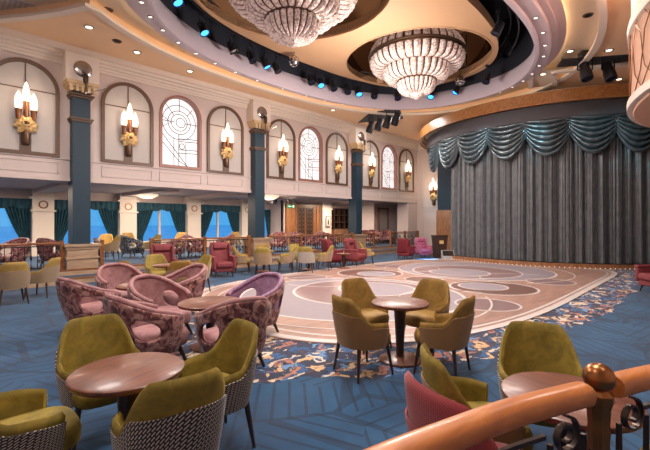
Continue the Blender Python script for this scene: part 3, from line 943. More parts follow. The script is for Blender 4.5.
# which lamps the photo shows: (image x, blue?, label)
import bisect
truss2 = oval(5.35, 3.2, CX, CY, 2.3, 240)
def on_truss(px, far=True, truss=truss):
    best = None
    for (x, y) in truss:
        d, r = (x + y) / sqrt(2), (x - y) / sqrt(2)
        if d < .5: continue
        q = 325 + F * r / d
        isfar = (y > CY) if far else (y < CY)
        if not isfar: continue
        if best is None or abs(q - px) < best[0]: best = (abs(q - px), x, y)
    return best[1], best[2]
LAMPS = [(176, 1, 'first from the left along the far side of the ring'), (203, 1, 'second from the left, above the tall windows'), (233, 0, 'silver-rimmed, left of the nearer chandelier tip'),
         (250, 0, 'small, tucked behind the nearer chandelier on its left'), (266, 1, 'just left below the nearer chandelier tip'), (277, 0, 'beside the left of the mirror ball below the nearer chandelier'),
         (310, 0, 'right of the mirror ball below the nearer chandelier'), (320, 1, 'glowing between the two chandeliers'), (334, 0, 'dark, midway between the two chandeliers'),
         (349, 0, 'tilted, left of the far chandelier dome'), (358, 1, 'glowing below the left rim of the far dome'), (375, 0, 'below the left side of the far chandelier'),
         (398, 0, 'low and dark, below the far chandelier tip'), (432, 1, 'glowing bar end below the far chandelier tip'), (470, 0, 'below the right rim of the far dome'),
         (488, 1, 'glowing at the stage end of the ring')]
for px, blue, lab in LAMPS:
    x, y = on_truss(px)
    place(par_lamp, 'par_blue' if blue else 'par_dark', (x, y, 7.4), face(x, y, CX, CY) + random.Random(px).uniform(-.5, .5),
          ('blue-lit' if blue else 'unlit black') + ' stage light ' + lab)
for px, blue, lab in [(530, 0, 'lowest of the dark cluster at the right end of the ring'), (524, 1, 'faint, in the cluster at the right end of the ring'), (517, 0, 'in the middle of the cluster on the right of the ring'),
                      (508, 0, 'upper, in the cluster on the right of the ring'), (498, 0, 'second from the top on the right of the ring'), (487, 0, 'at the top of the photo on the right of the ring')]:
    x, y = on_truss(px, False, truss2)
    place(par_lamp, 'par_blue' if blue else 'par_dark', (x, y, 7.25), face(x, y, CX, CY), ('blue-lit' if blue else 'unlit black') + ' stage light ' + lab)
# moving-head spotlights in the slots
def spotlight(key):
    r = thing('spotlight', '', 'spotlight')
    t = Matrix.Rotation(radians(-20), 3, 'X')
    MB().lathe([(.09, .2), (.12, .18), (.13, -.05), (.15, -.1), (.15, -.3), (.13, -.32), (.12, -.26), (0, -.26)], 20, (0, 0, -.35), 0, t).build('body', 'black_metal', r)
    MB().lathe([(.12, -.28), (0, -.285)], 20, (0, 0, -.35), 0, t).build('lens', 'dark_lens', r)
    m = MB().tube([(-.19, 0, -.35), (-.19, 0, -.02), (.19, 0, -.02), (.19, 0, -.35)], .02, 6); m.tube([(-.19, 0, -.35), (-.1, 0, -.35)], .02, 6); m.tube([(.19, 0, -.35), (.1, 0, -.35)], .02, 6)
    m.build('yoke', 'black_metal', r)
    MB().b2((-.13, -.12, -.02), (.13, .12, .14)).build('base', 'black_metal', r)
    return r
def zat(py, d): return H + (222 - py) * d / F
for px, d, lab in [(585, 12.3, 'black spotlight in the dark slot near the stage, the left of the pair'), (608, 12.3, 'black spotlight in the dark slot near the stage, the right of the pair')]:
    x, y = AT(px, d); place(spotlight, 'sp', (x, y, 6.9), face(x, y, 17, 5), lab).scale = (1.15, 1.15, 1.15)
for px, d, lab in [(371, 19.4, 'black spotlight in the wall-side recess, lowest and leftmost of the four'), (379.5, 18.9, 'black spotlight in the wall-side recess, second from the left'),
                   (388, 18.4, 'black spotlight in the wall-side recess, third from the left'), (396.5, 17.9, 'black spotlight in the wall-side recess, last on the right')]:
    x, y = AT(px, d); place(spotlight, 'sp', (x, y, 6.9), face(x, y, 17, 5), lab).scale = (1.15, 1.15, 1.15)

# lights round the ring and in the soffit
def bulb(key):
    r = thing('downlight', '', 'ceiling light')
    MB().lathe([(.055, .012), (.075, .0), (.06, -.012), (.045, .0)], 16).build('rim', 'silver_metal', r)
    MB().lathe([(.045, -.004), (0, -.006)], 16).build('bulb', 'bulb_glow', r)
    return r
rp = oval(6.39, 4.19, CX, CY, 2.3, 44)
for x, y in rp:
    place(bulb, 'bulb', (x, y, 6.684), 0, 'tiny white light in the row set round the lilac ceiling ring', 'lights round the ceiling ring')
def downlight(key):
    r = thing('downlight', '', 'ceiling light')
    MB().lathe([(.09, .01), (.13, 0), (.11, -.02), (.08, -.005)], 20).build('rim', 'bronze_metal' if 'brown' in key else 'silver_metal', r)
    MB().lathe([(.078, -.012), (0, -.014)], 20).build('lens', 'lamp_glow' if 'lit' in key else 'dark_lens', r)
    return r
def ceil_pt(px, py, z):
    d = (z - H) * F / (222 - py); return AT(px, d)
for px, py, z, key, lab in [(89, 27, 6.85, 'lit', 'round downlight in the peach soffit near its upper corner'), (30, 38, 6.85, 'brown', 'small brown ceiling speaker at the left end of the peach soffit'),
                            (117, 41, 6.85, 'brown', 'brown round ceiling speaker in the peach soffit above the column capital'), (137, 52, 6.85, 'lit', 'round downlight in the peach soffit above the second arch'),
                            (190, 71, 6.85, 'lit', 'round downlight in the peach soffit above the first leaded window'), (275, 93, 6.85, 'lit', 'round downlight in the peach soffit above the second blue column'),
                            (333, 110, 6.85, 'lit', 'round downlight in the peach soffit above the third group of arches'),
                            (108, 9.5, 7.12, 'brown', 'brown round ceiling speaker beside the lilac ring at the upper left'), (588, 15, 7.12, 'brown', 'brown round ceiling speaker in the cream band at upper right'),
                            (570, 51, 7.12, 'lit', 'bright round downlight in the cream band right of the ring'), (609, 50, 6.85, 'lit', 'round downlight in the peach ceiling beyond the white moulding'),
                            (543, 74, 6.85, 'lit', 'round downlight near the white ribs above the stage'), (619, 79, 6.85, 'lit', 'round downlight beside the spotlight slot and ceiling drum')]:
    x, y = ceil_pt(px, py, z)
    place(downlight, 'dl' + key, (x, y, z - .004), 0, lab)
x, y = ceil_pt(12, 8, 7.12)
g = thing('air_vent', 'square pale grey air vent in the cream ceiling at the upper left corner', 'vent', (x, y, 7.115), 0)
m = MB(); [m.b2((-.5 + .1 * i, -.5, -.012), (-.44 + .1 * i, .5, -.004)) for i in range(10)]; m.build('slats', 'grille_grey', g, False)
m = MB()
for lo, hi in (((-.55, -.55), (.55, -.5)), ((-.55, .5), (.55, .55)), ((-.55, -.5), (-.5, .5)), ((.5, -.5), (.55, .5))): m.b2(lo + (-.02,), hi + (.004,))
m.build('frame', 'grille_grey', g, False)

# ------------------------------------------------------------------ wall sconces
def sconce(key):
    r = thing('wall_sconce', '', 'wall lamp')
    R = random.Random(4)
    m = MB()                       # gilded burst of leaves, local -Y is away from the wall
    for layer, (n, L, yy, wd) in enumerate(((9, .31, -.1, .1), (8, .25, -.16, .085), (6, .15, -.21, .06))):
        for q in range(n):
            a = 2 * pi * (q + .5 * layer) / n
            l = L * R.uniform(.85, 1.12)
            def fn(u, v):
                s = 2 * u - 1
                wv = wd * sin(pi * min(.98, .12 + v * .88)) ** .8 * s
                rr = l * v
                return (rr * cos(a) - wv * sin(a), yy - .05 * sin(pi * v) - .02 * (1 - s * s), rr * sin(a) * .9 + wv * cos(a))
            m.grid(fn, 4, 6)
    m.build('leaf_burst', 'gold_leaf', r, solid=.012)
    m = MB().lathe([(.09, -.55), (.11, -.5), (.1, 0), (.06, .1)], 12, (0, -.06, -.02)); m.lathe([(0, -.06), (.09, -.04), (.1, .03), (0, .08)], 12, (0, -.2, 0))
    m.build('backplate', 'bronze_metal', r)
    for x, z0, z1 in ((-.17, .1, .36), (0, .15, .58), (.17, .1, .36)):
        m = MB().lathe([(.055, z0), (.06, z0 + .05), (.07, z1 - .05), (.085, z1), (.075, z1 + .02)], 14, (x, -.16, 0)); m.build('candle_tube', 'copper_line', r)
        h = .58 if x == 0 else .52
        m = MB().lathe([(.055, z1 + .01), (.085, z1 + .08), (.09, z1 + .2), (.075, z1 + .36), (.03, z1 + h - .05), (0, z1 + h)], 14, (x, -.16, 0)); m.build('glass_shade', 'flame_glass', r)
    return r
SC = [(-1.8 + BAYC[0] + 3.6, 'leftmost of the wall lamps, at the left edge of the photo'), (BAYC[1] - 1.8, 'left of the first leaded window'), (BAYC[1] + 1.8, 'right of the first leaded window'),
      (BAYC[2] - 1.8, 'left of the second leaded window'), (BAYC[2] + 1.8, 'right of the second leaded window'), (BAYC[3] - 1.8, 'left of the leaded window nearest the stage'), (BAYC[3] + 1.8, 'in the last arch before the stage')]
for x, lab in SC:
    place(sconce, 'sc', (x, YW, 4.42), 0, 'three-candle gilded wall sconce ' + lab)
    point('sconce_light', (x, YW - .55, 5.0), 14, (1.0, 0.74, 0.5), .12)
place(sconce, 'sc', (XE, 12.35, 3.3), -pi / 2, 'three-candle gilded wall sconce on the end wall beside the stage')
point('sconce_light', (XE - .5, 12.35, 3.9), 22, (1.0, 0.78, 0.55), .12)
# the little spot lamps on brackets of the capitals
def bracket_lamp(key):
    r = thing('bracket_lamp', '', 'spot lamp')
    MB().tube([(0, 0, 0), (.04, -.1, -.25), (-.02, -.15, -.75)], .022, 6).build('arm', 'bronze_metal', r)
    MB().tube([(-.02, -.15, -.7), (.5, -.25, -.45)], .014, 6).build('rod', 'silver_metal', r)
    MB().lathe([(.05, -.1), (.07, 0), (.07, .14), (.03, .2), (0, .2)], 12, (.02, -.1, -.3)).build('head', 'iron', r)
    return r
for x, lab in zip(COLX[1:], ('first blue column from the left', 'second blue column from the left', 'third blue column, nearest the stage')):
    place(bracket_lamp, 'bl', (x, 13.0, 6.1), 0, 'thin dark bracket lamp hanging on the capital of the ' + lab)

# ------------------------------------------------------------------ lounge fittings
def curtain_side(x0, x1, gather, name, lab):
    def fn(u, v):
        z = .55 + (2.44 - .55) * v
        wv = .35 + .65 * max(0, (v - .25) / .75) ** .8 if v > .25 else .35 + .25 * (.25 - v)
        xc = x0 + (x1 - x0) * (u * wv if gather > 0 else 1 - (1 - u) * wv)
        return (xc, YB - .16 + .05 * sin(u * 2 * pi * 7) + .02 * sin(u * 40 + v * 3), z)
    return tag(MB().grid(fn, 70, 10).build(name, 'teal_velvet', solid=.01, angle=70), lab, 'curtain')
for i, x in enumerate((1.47, 4.67, 7.87, 11.08)):
    w_ = ('lounge window at the left edge of the photo', 'lounge window right of the first blue column', 'lounge window third from the left', 'lounge window left of the second blue column')[i]
    if i: curtain_side(x - 1.2, x - .35, 1, 'window_curtain', 'teal curtain tied left of the ' + w_)
    curtain_side(x + .35, x + 1.2, -1, 'window_curtain', 'teal curtain tied right of the ' + w_)
    def fv(u, v):
        return (x - 1.25 + 2.5 * u, YB - .24 + .03 * sin(u * 2 * pi * 12), 2.62 - v * (.3 + .1 * abs(sin(u * pi * 4))))
    tag(MB().grid(fv, 96, 5).build('valance', 'teal_velvet', solid=.012, angle=70), 'scalloped teal valance over the ' + w_, 'valance')
curtain_side(14.05, 14.48, -1, 'window_curtain', 'narrow teal curtain beside the carved wooden partition')
# ceiling bowls
def bowl_lamp(key):
    r = thing('ceiling_lamp', '', 'ceiling lamp')
    MB().lathe([(0, -.2), (.25, -.17), (.42, -.09), (.5, 0)], 32).build('bowl', 'bowl_glass', r)
    MB().lathe([(.5, -.02), (.54, 0), (.54, .04), (.4, .06)], 32).build('rim', 'silver_metal', r)
    return r
for px, d, lab in ((147, 17.2, 'oval glowing bowl lamp under the lounge ceiling between two white columns'), (269, 18.2, 'glowing bowl lamp under the lounge ceiling right of the second blue column')):
    x, y = AT(px, d); place(bowl_lamp, 'bowl', (x, y, 2.93), 0, lab)
    point('bowl_light', (x, y, 2.55), 60, WARM, .3)
x, y = AT(272, 18.8)
g = thing('projector', 'black box projector hanging under the beam right of the second blue column', 'projector', (x, y, 2.72), .4)
MB().rbox((0, 0, 0), (.42, .36, .3), .02).build('body', 'black_metal', g); MB().lathe([(.07, 0), (.07, .06), (.05, .06), (0, .05)], 16, (0, -.18, 0), 0, Matrix.Rotation(pi / 2, 3, 'X')).build('lens', 'dark_lens', g)
MB().tube([(0, 0, .14), (0, 0, .3)], .03, 8).build('mount', 'black_metal', g)
x, y = AT(291, 19.0)
g = thing('exit_sign', 'small lit green exit sign hanging from the lounge ceiling', 'sign', (x, y, 2.46), radians(-10))
g.scale = (.8, .8, .8)
MB().rbox((0, 0, 0), (.5, .06, .2), .012).build('panel', 'sign_green', g)
m = MB(); m.add([(-.2, -.034, 0), (-.1, -.034, .06), (-.1, -.034, .02), (.02, -.034, .02), (.02, -.034, -.02), (-.1, -.034, -.02), (-.1, -.034, -.06)], [(0, 1, 2, 5, 6), (2, 3, 4, 5)])
m.b2((.1, -.036, -.07), (.2, -.032, .07)); m.build('pictogram', 'sign_white', g, False)
MB().b2((-.2, -.01, .1), (-.18, .01, .69)).b2((.18, -.01, .1), (.2, .01, .69)).build('hanger', 'silver_metal', g, False)
# carved partition
g = thing('wooden_partition', 'pale wooden partition with two dark carved screens at the back of the lounge', 'partition', (16.0, 17.85, PZ), 0)
m = MB(); m.b2((-1.45, -.08, 0), (1.4, .05, 2.4))
for x in (-1.4, -1.05, -.72, .75, 1.05, 1.33): m.b2((x - .04, -.12, 0), (x + .04, -.06, 2.4))
m.b2((-1.45, -.14, 2.3), (1.4, .05, 2.42)); m.build('panelling', 'panel_wood', g, False)
for cx in (-.3, .4):
    m = MB(); m.b2((cx - .26, -.1, .15), (cx + .26, -.085, 2.2)); m.build('screen_back', 'dark_wood', g, False)
    m = MB()
    for i in range(8):
        for sx_ in (-.13, .13):
            m.tube([(cx + sx_ + .1 * cos(2 * pi * t / 14), -.11, .3 + i * .25 + .11 * sin(2 * pi * t / 14)) for t in range(14)], .018, 5, 0, True)
    for lo, hi in (((cx - .28, .1), (cx - .24, 2.25)), ((cx + .24, .1), (cx + .28, 2.25)), ((cx - .28, 2.2), (cx + .28, 2.25))): m.b2((lo[0], -.13, lo[1]), (hi[0], -.08, hi[1]))
    m.build('carved_screen', 'arch_brown', g)
# dark shelves behind the third bay
g = thing('shelf_unit', 'dark wooden shelf unit with square compartments at the back of the lounge', 'shelf', (19.3, 17.8, PZ), 0)
m = MB(); m.b2((-.75, .1, .9), (.75, .15, 2.25)); m.build('back', 'screen_dark', g, False)
m = MB()
for x in (-.75, -.25, .25, .75): m.b2((x - .03, -.15, .9), (x + .03, .15, 2.25))
for z in (.9, 1.35, 1.8, 2.25): m.b2((-.78, -.15, z - .025), (.78, .15, z + .025))
m.build('compartments', 'dark_wood', g, False)
MB().b2((-.78, -.15, 0), (.78, .15, .88)).build('base_cabinet', 'panel_wood', g, False)
r = frame('door_1', (21.0, 15.55, PZ))
m = MB(); m.b2((-.55, -.06, 0), (-.45, .04, 2.3)); m.b2((.45, -.06, 0), (.55, .04, 2.3)); m.b2((-.55, -.06, 2.2), (.55, .04, 2.3)); m.build('door_frame', 'panel_wood', r, False)
MB().b2((-.45, -.01, 0), (.45, .03, 2.2)).build('door_leaf', 'wall_panel', r, False)
MB().tube([(.36, -.02, 1.0), (.36, -.06, 1.0), (.26, -.06, 1.0)], .012, 6).build('door_handle', 'silver_metal', r)
# sign stand white near the white column
g = thing('notice_frame', 'small framed notice with a dark figure on the white lounge column', 'notice', (17.9, 17.62, 1.75), 0)
MB().b2((-.17, -.015, -.3), (.17, .015, .3)).build('sheet', 'column_white', g, False)
m = MB().b2((-.2, -.03, -.33), (-.17, .015, .33)).b2((.17, -.03, -.33), (.2, .015, .33)).b2((-.2, -.03, .3), (.2, .015, .33)).b2((-.2, -.03, -.33), (.2, .015, -.3)); m.build('frame', 'silver_metal', g, False)
m = MB().lathe([(0, .2), (.04, .17), (.04, .12), (.02, .1), (.06, .05), (.07, -.08), (.04, -.22), (0, -.22)], 12, (0, -.012, 0)); m.build('figure_print', 'bronze_metal', g)

# ------------------------------------------------------------------ railings
BAL = {}
def baluster(key):
    m = MB()
    if key == 'scroll':
        m.tube([(0, 0, .08), (0, 0, .68)], .011, 5)
        pts = [((.012 + .04 * t / 20) * cos(t * .55), 0, .5 + (.012 + .04 * t / 20) * sin(t * .55)) for t in range(21)]
        m.tube([(p[0] + .06, p[1], p[2]) for p in pts], .01, 5)
        m.tube([(p[0] + .06, p[1], .76 - p[2]) for p in pts], .01, 5)
    else:
        m.tube([(0, 0, .08), (0, 0, .68)], .011, 5); m.lathe([(.011, .3), (.03, .36), (.03, .4), (.011, .46)], 8)
    return m
def railing(p0, p1, z, lab, h=.78):
    a = Vector((p0[0], p0[1])); b = Vector((p1[0], p1[1]))
    L = (b - a).length
    r = thing('railing', lab, 'railing', (a.x, a.y, z), atan2((b - a).y, (b - a).x))
    MB().rbox((L / 2, 0, h - .03), (L, .09, .06), .02).build('handrail', 'lounge_rail_wood', r)
    MB().b2((.04, -.015, .66), (L - .04, .015, .69)).build('rail_bar', 'iron', r, False); MB().b2((.04, -.015, .06), (L - .04, .015, .09)).build('rail_bar', 'iron', r, False)
    n = max(2, int(round(L / 1.6)) + 1)
    for i in range(n):
        x = L * i / (n - 1)
        m = MB().b2((x - .045, -.045, 0), (x + .045, .045, h + .02)); m.b2((x - .055, -.055, 0), (x + .055, .055, .1)); m.b2((x - .055, -.055, h), (x + .055, .055, h + .04)); m.build('post', 'lounge_rail_wood', r, False)
    nb = int(L / .14)
    for i in range(1, nb):
        x = L * i / nb
        key = 'scroll' if i % 3 == 0 else 'plain'
        if key not in BAL:
            o = baluster(key).build('baluster', 'iron', r); BAL[key] = o.data
        else:
            o = bpy.data.objects.new('baluster', BAL[key]); COL.objects.link(o); o.parent = r
        o.location = (x, 0, 0)
    return r
RY = 13.3
railing((0.3, RY), (2.58, RY), PZ, 'wood-topped lounge railing at the left edge of the photo, ending at a column')
railing((3.62, RY), (3.75, 14.5), PZ, 'short railing running back into the lounge beside the first column')
railing((5.1, RY), (8.95, RY), PZ, 'wood-topped lounge railing behind the red armchair, left of the second column')
railing((9.98, RY), (15.3, RY), PZ, 'wood-topped lounge railing between the second and third blue columns')
railing((16.3, RY), (17.1, RY), PZ, 'short railing just right of the third blue column')
railing((18.7, RY), (21.6, RY), PZ, 'wood-topped lounge railing at the far right end by the stage wall')
# ------------------------------------------------------------------ seats and tables
def shell_fn(w, b, th0, top, bot, n=2.5, taper=.14, recline=.10, off=0.0, zpow=1.0):
    """open U shell; u runs from the right arm round the back to the left arm, v from bottom to top"""
    def fn(u, v):
        th = -th0 + (pi + 2 * th0) * u
        t = abs(2 * u - 1)
        zt = top(t)
        z = bot + (zt - bot) * v
        k = 1 - taper * (1 - min(1, (z - bot) / .45)) ** 1.5
        c, s = cos(th), sin(th)
        x = (w + off) * k * math.copysign(abs(c) ** (2 / n), c)
        y = -(b + off) * k * math.copysign(abs(s) ** (2 / n), s)
        back = max(0, s)
        y -= recline * back * max(0, z - bot)
        return (x, y, z)
    return fn
def sstep(a, b, x):
    t = max(0, min(1, (x - a) / (b - a))); return t * t * (3 - 2 * t)
def leg(x, y, h, r0=.013, r1=.024, splay=.05, n=8):
    return MB().tube([(x * (1 + splay / .2), y * (1 + splay / .2), 0), (x, y, h)], r0, n, 0, False, r1)
STY = {'olive': ('olive_velvet', 'cream_black_weave'), 'tan': ('bronze_velvet', 'tan_weave'), 'gold': ('gold_velvet', 'cream_weave'), 'cream': ('olive_gold', 'cream_weave'),
       'red': ('red_weave', 'red_weave'), 'greyc': ('olive_gold', 'chair_grey'), 'brown': ('bronze_velvet', 'cream_weave'), 'plainolive': ('olive_velvet', 'tan_weave')}
def dining(key):
    inner, outer = STY[key]
    r = thing('tub_dining_chair', '', 'chair')
    top = lambda t: .60 + .275 * (1 - sstep(.22, .62, t)) - .03 * sstep(.6, 1, t)
    w, b, th0 = .31, .285, radians(38)
    # padded inner shell, thick
    fi = shell_fn(w - .035, b - .035, th0, top, .36)
    fo = shell_fn(w, b, th0, top, .36)
    def loop(u, v):   # closed section: outer up, rounded top, inner down
        if v < .45: return fo(u, v / .45 * .985)
        if v > .55: return fi(u, (1 - (v - .55) / .45) * .985)
        q = (v - .45) / .1
        p0 = Vector(fo(u, .985)); p1 = Vector(fi(u, .985))
        p = p0.lerp(p1, q); p.z += .022 * sin(pi * q); return tuple(p)
    m = MB().grid(loop, 40, 20, uv=lambda u, v: (u * 1.4, min(v, 1 - v) * 1.2))
    for uu in (0.0, 1.0):                     # close the arm fronts
        ring_ = [loop(uu, j / 20) for j in range(21)]
        m.add(ring_, [tuple(range(21))], 0, [(0, 0)] * 21)
    m.build('backrest', inner, r, angle=60)
    zl = lambda t: min(.71 - .05 * t, top(t) - .035)
    fo2 = shell_fn(w + .002, b + .002, th0, zl, .335)
    L = 1.35
    m = MB().grid(fo2, 40, 8, uv=lambda u, v: (u * L, v * .32)); m.build('outer_shell', outer, r, solid=-.008)
    def cush(u, v):
        a = 2 * pi * u
        prof = [(0.0, .32), (.9, .325), (1.0, .36), (1.02, .42), (.97, .462), (.8, .478), (.4, .484), (0, .486)]
        rr, z = prof[int(round(v * 7))]
        c, s = cos(a), sin(a)
        yy = .235 * rr * math.copysign(abs(s) ** (2 / 3.2), s) + .035
        return (.238 * rr * math.copysign(abs(c) ** (2 / 3.2), c), yy + (.03 * rr if s > 0 else 0), z)
    MB().grid(cush, 36, 7, cu=True).build('seat', inner, r, angle=70)
    for sx_, sy in ((1, 1), (-1, 1), (1, -1), (-1, -1)):
        leg(.19 * sx_, .19 * sy + .01, .36).build('leg', 'dark_wood', r)
    return r
TUB = {'pink': ('pink_velvet', 'burgundy_floral'), 'mauve': ('mauve_velvet', 'burgundy_floral'), 'floral': ('red_cream_floral', 'red_cream_floral'), 'zebra': ('zebra_fabric', 'zebra_fabric')}
def tub(key):
    inner, outer = TUB[key]
    r = thing('lounge_tub_chair', '', 'armchair')
    top = lambda t: .60 + .25 * (1 - sstep(.05, 1.0, t)) - .02 * sstep(.85, 1, t)
    w, b, th0 = .40, .38, radians(34)
    NU, NV = 24, 8
    hole = lambda i, j: 3 <= j <= 5 and (4 <= i <= 7 or NU - 8 <= i <= NU - 5)
    def warp(fn):                      # rounds the rectangular cut-out into an oval
        def g(u, v):
            i, j = u * NU, v * NV
            for ci in (6, NU - 6):
                a, b_ = (i - ci) / 2.0, (j - 4.5) / 1.5
                if abs(max(abs(a), abs(b_)) - 1) < .01:
                    q = 1.12 / sqrt(a * a + b_ * b_)
                    return fn((ci + a * q * 2.0) / NU, (4.5 + b_ * q * 1.5) / NV)
            return fn(u, v)
        return g
    fo = shell_fn(w, b, th0, top, .17, 2.4, .2, .16)
    fi = shell_fn(w - .03, b - .03, th0, top, .19, 2.4, .2, .16)
    MB().grid(warp(fo), NU, NV, skip=hole).build('outer_shell', outer, r, sub=2, solid=-.03)
    MB().grid(warp(fi), NU, NV, skip=hole).build('lining', inner, r, sub=2, solid=-.028)
    pts = [Vector(fo(u / 40, 1.0)) + Vector((0, 0, .004)) for u in range(41)]
    pts = [p + Vector((-p.x, -p.y, 0)).normalized() * .03 for p in pts]
    MB().tube([tuple(p) for p in pts], .034, 8).build('top_roll', inner, r, angle=70)
    def cush(u, v):
        a = 2 * pi * u
        prof = [(0.0, .2), (.92, .205), (1.0, .24), (1.0, .34), (.95, .385), (.75, .408), (.4, .416), (0, .418)]
        rr, z = prof[int(round(v * 7))]
        c, s = cos(a), sin(a)
        return (.315 * rr * math.copysign(abs(c) ** (2 / 3.4), c), .32 * rr * math.copysign(abs(s) ** (2 / 3.4), s) + .07, z)
    MB().grid(cush, 36, 7, cu=True).build('seat', inner, r, angle=70)
    for sx_, sy in ((1, 1), (-1, 1), (1, -1), (-1, -1)):
        leg(.23 * sx_, .21 * sy + .02, .2, .016, .03, .06).build('leg', 'dark_wood', r)
    return r
WING = {'wing_red': 'red_velvet', 'wing_dark': 'dark_red_velvet', 'wing_magenta': 'magenta_velvet'}
def wing(key):
    f = WING[key]
    r = thing('wing_armchair', '', 'armchair')
    tilt = Matrix.Rotation(radians(-9), 3, 'X').to_3x3()
    tilt = Matrix.Rotation(radians(9), 3, 'X')
    MB().rbox((0, .06, .38), (.5, .56, .17), .05, 4).build('seat_cushion', f, r)
    MB().rbox((0, -.02, .24), (.6, .62, .16), .03, 3).build('base', f, r)
    MB().rbox((0, -.27, .70), (.56, .13, .72), .055, 4, mat=tilt).build('backrest', f, r)
    MB().rbox((0, -.235, .94), (.46, .12, .2), .055, 4, mat=tilt).build('headrest', f, r)
    for s in (-1, 1):
        m = MB().rbox((.31 * s, .02, .42), (.11, .62, .36), .045, 4); m.rbox((.315 * s, .03, .61), (.13, .6, .07), .03, 3); m.build('armrest', f, r)
        MB().rbox((.285 * s, -.2, .78), (.07, .22, .42), .03, 3, mat=tilt).build('wing', f, r)
    for sx_, sy in ((1, 1), (-1, 1), (1, -1), (-1, -1)):
        leg(.24 * sx_, .24 * sy - .02, .17, .016, .026, .03).build('leg', 'dark_wood', r)
    return r
def table(key):
    R, h = {'big': (.35, .72), 'low': (.42, .62), 'small': (.25, .55)}[key]
    r = thing('pedestal_table', '', 'table')
    MB().lathe([(R - .03, h - .045), (R - .01, h - .04), (R, h - .025), (R, h - .008), (R - .01, h), (0, h)], 64).build('tabletop', 'table_wood', r, angle=50)
    MB().lathe([(.09, h - .07), (.085, h - .045)], 20).build('collar', 'dark_wood', r)
    MB().lathe([(.045, .03), (.05, .2), (.07, h - .15), (.085, h - .05)], 24).build('pedestal', 'dark_wood', r)
    MB().lathe([(.0, 0), (.25, 0), (.255, .02), (.23, .035), (.06, .045), (.05, .06)], 40).build('foot_plate', 'table_wood', r)
    return r
CH, TB = [], []
def chair(mk, key, d, r, tgt, lab, group=None, turn=0.0, z=0.0):
    x, y = D(d, r); tx, ty = D(*tgt)
    return place(mk, key, (x, y, z), face(x, y, tx, ty) + radians(turn), lab, group)

# near left table
T = (2.6, -1.31); x, y = D(*T)
place(table, 'big', (x, y, 0), .3, 'round wooden pedestal table among the four olive chairs at lower left')
chair(dining, 'olive', 3.14, -1.8, T, 'olive velvet tub chair facing the camera behind the near left table')
chair(dining, 'olive', 2.98, -.86, T, 'olive velvet tub chair right of the near left table, one dark leg showing')
chair(dining, 'olive', 2.3, -.92, T, 'olive tub chair with black and cream woven back, in front of the near left table', turn=-14)
chair(dining, 'olive', 2.32, -1.82, T, 'olive tub chair cut by the lower left corner of the photo', turn=17)
# middle table
T = (4.8, .923); x, y = D(*T)
place(table, 'big', (x, y, 0), .9, 'round pedestal table standing alone with four tan chairs at the dance floor edge')
chair(dining, 'tan', 4.42, .42, T, 'tan-backed tub chair at the left front of the central table', turn=-6)
chair(dining, 'tan', 4.42, 1.34, T, 'tan-backed tub chair at the right front of the central table', turn=6)
chair(dining, 'tan', 5.35, .56, T, 'bronze velvet tub chair at the left back of the central table')
chair(dining, 'tan', 5.3, 1.36, T, 'bronze velvet tub chair at the right back of the central table')
# right table by the bronze post
T = (2.215, 1.384); x, y = D(*T)
place(table, 'big', (x, y, 0), 1.4, 'round wooden pedestal table just behind the bronze railing post')
chair(dining, 'olive', 2.87, 1.6, T, 'olive velvet tub chair facing the camera behind the bronze post and table')
chair(dining, 'plainolive', 2.46, .95, T, 'olive velvet tub chair seen from its side, between the red chair and the right table', turn=30)
chair(dining, 'red', 1.8, .76, T, 'red dotted tub chair seen from behind, nearest the curved handrail', turn=-12).scale = (1.12, 1.12, 1.12)
chair(dining, 'olive', 1.88, 1.9, T, 'olive tub chair glimpsed through the railing scrolls at lower right')

# pink lounge group
T = (5.3, -1.56); x, y = D(*T)
place(table, 'low', (x, y, 0), .2, 'low round table between the four nearest pink tub chairs')
chair(tub, 'pink', 4.62, -1.1, T, 'pink tub chair with floral back nearest the dance floor, its back to the camera')
chair(tub, 'mauve', 5.95, -1.1, T, 'mauve tub chair, its high back against the dance floor, rightmost of the lounge group')
chair(tub, 'pink', 4.72, -2.1, T, 'pink tub chair with floral side and oval cut-out, directly behind the near left olive chair')
chair(tub, 'pink', 5.8, -2.42, T, 'pink tub chair in the middle of the lounge group, facing right over the low table')
T = (6.75, -3.15); x, y = D(*T)
place(table, 'low', (x, y, 0), .2, 'low round table hidden among the rear pink tub chairs')
chair(tub, 'pink', 6.1, -3.6, T, 'leftmost pink tub chair of the lounge group, oval cut-out in its floral side')
chair(tub, 'pink', 7.45, -3.88, T, 'pink tub chair facing the camera at the back left of the lounge group')
chair(tub, 'pink', 7.3, -2.72, T, 'pink tub chair at the back right of the lounge group, facing left')

# gold chairs at the left edge
chair(dining, 'gold', 8.1, -6.5, (8.9, -7.4), 'gold tub chair at the left edge of the photo, seen from behind')
chair(dining, 'gold', 8.9, -6.45, (8.75, -7.5), 'gold tub chair facing left beside the lounge step')
# olive group behind the pink lounge
T = (9.0, -3.6); x, y = D(*T)
place(table, 'big', (x, y, 0), 0, 'round pedestal table in the olive group behind the pink lounge')
chair(dining, 'brown', 8.4, -4.05, T, 'brown-backed tub chair at the left front of the olive group behind the pink lounge')
chair(dining, 'cream', 9.6, -4.1, T, 'olive tub chair facing the camera in the group behind the pink lounge')
chair(dining, 'brown', 8.45, -3.2, T, 'brown-backed tub chair at the right front of the olive group behind the pink lounge')
chair(dining, 'cream', 9.5, -3.12, T, 'olive tub chair with cream back, rightmost of the group behind the pink lounge')
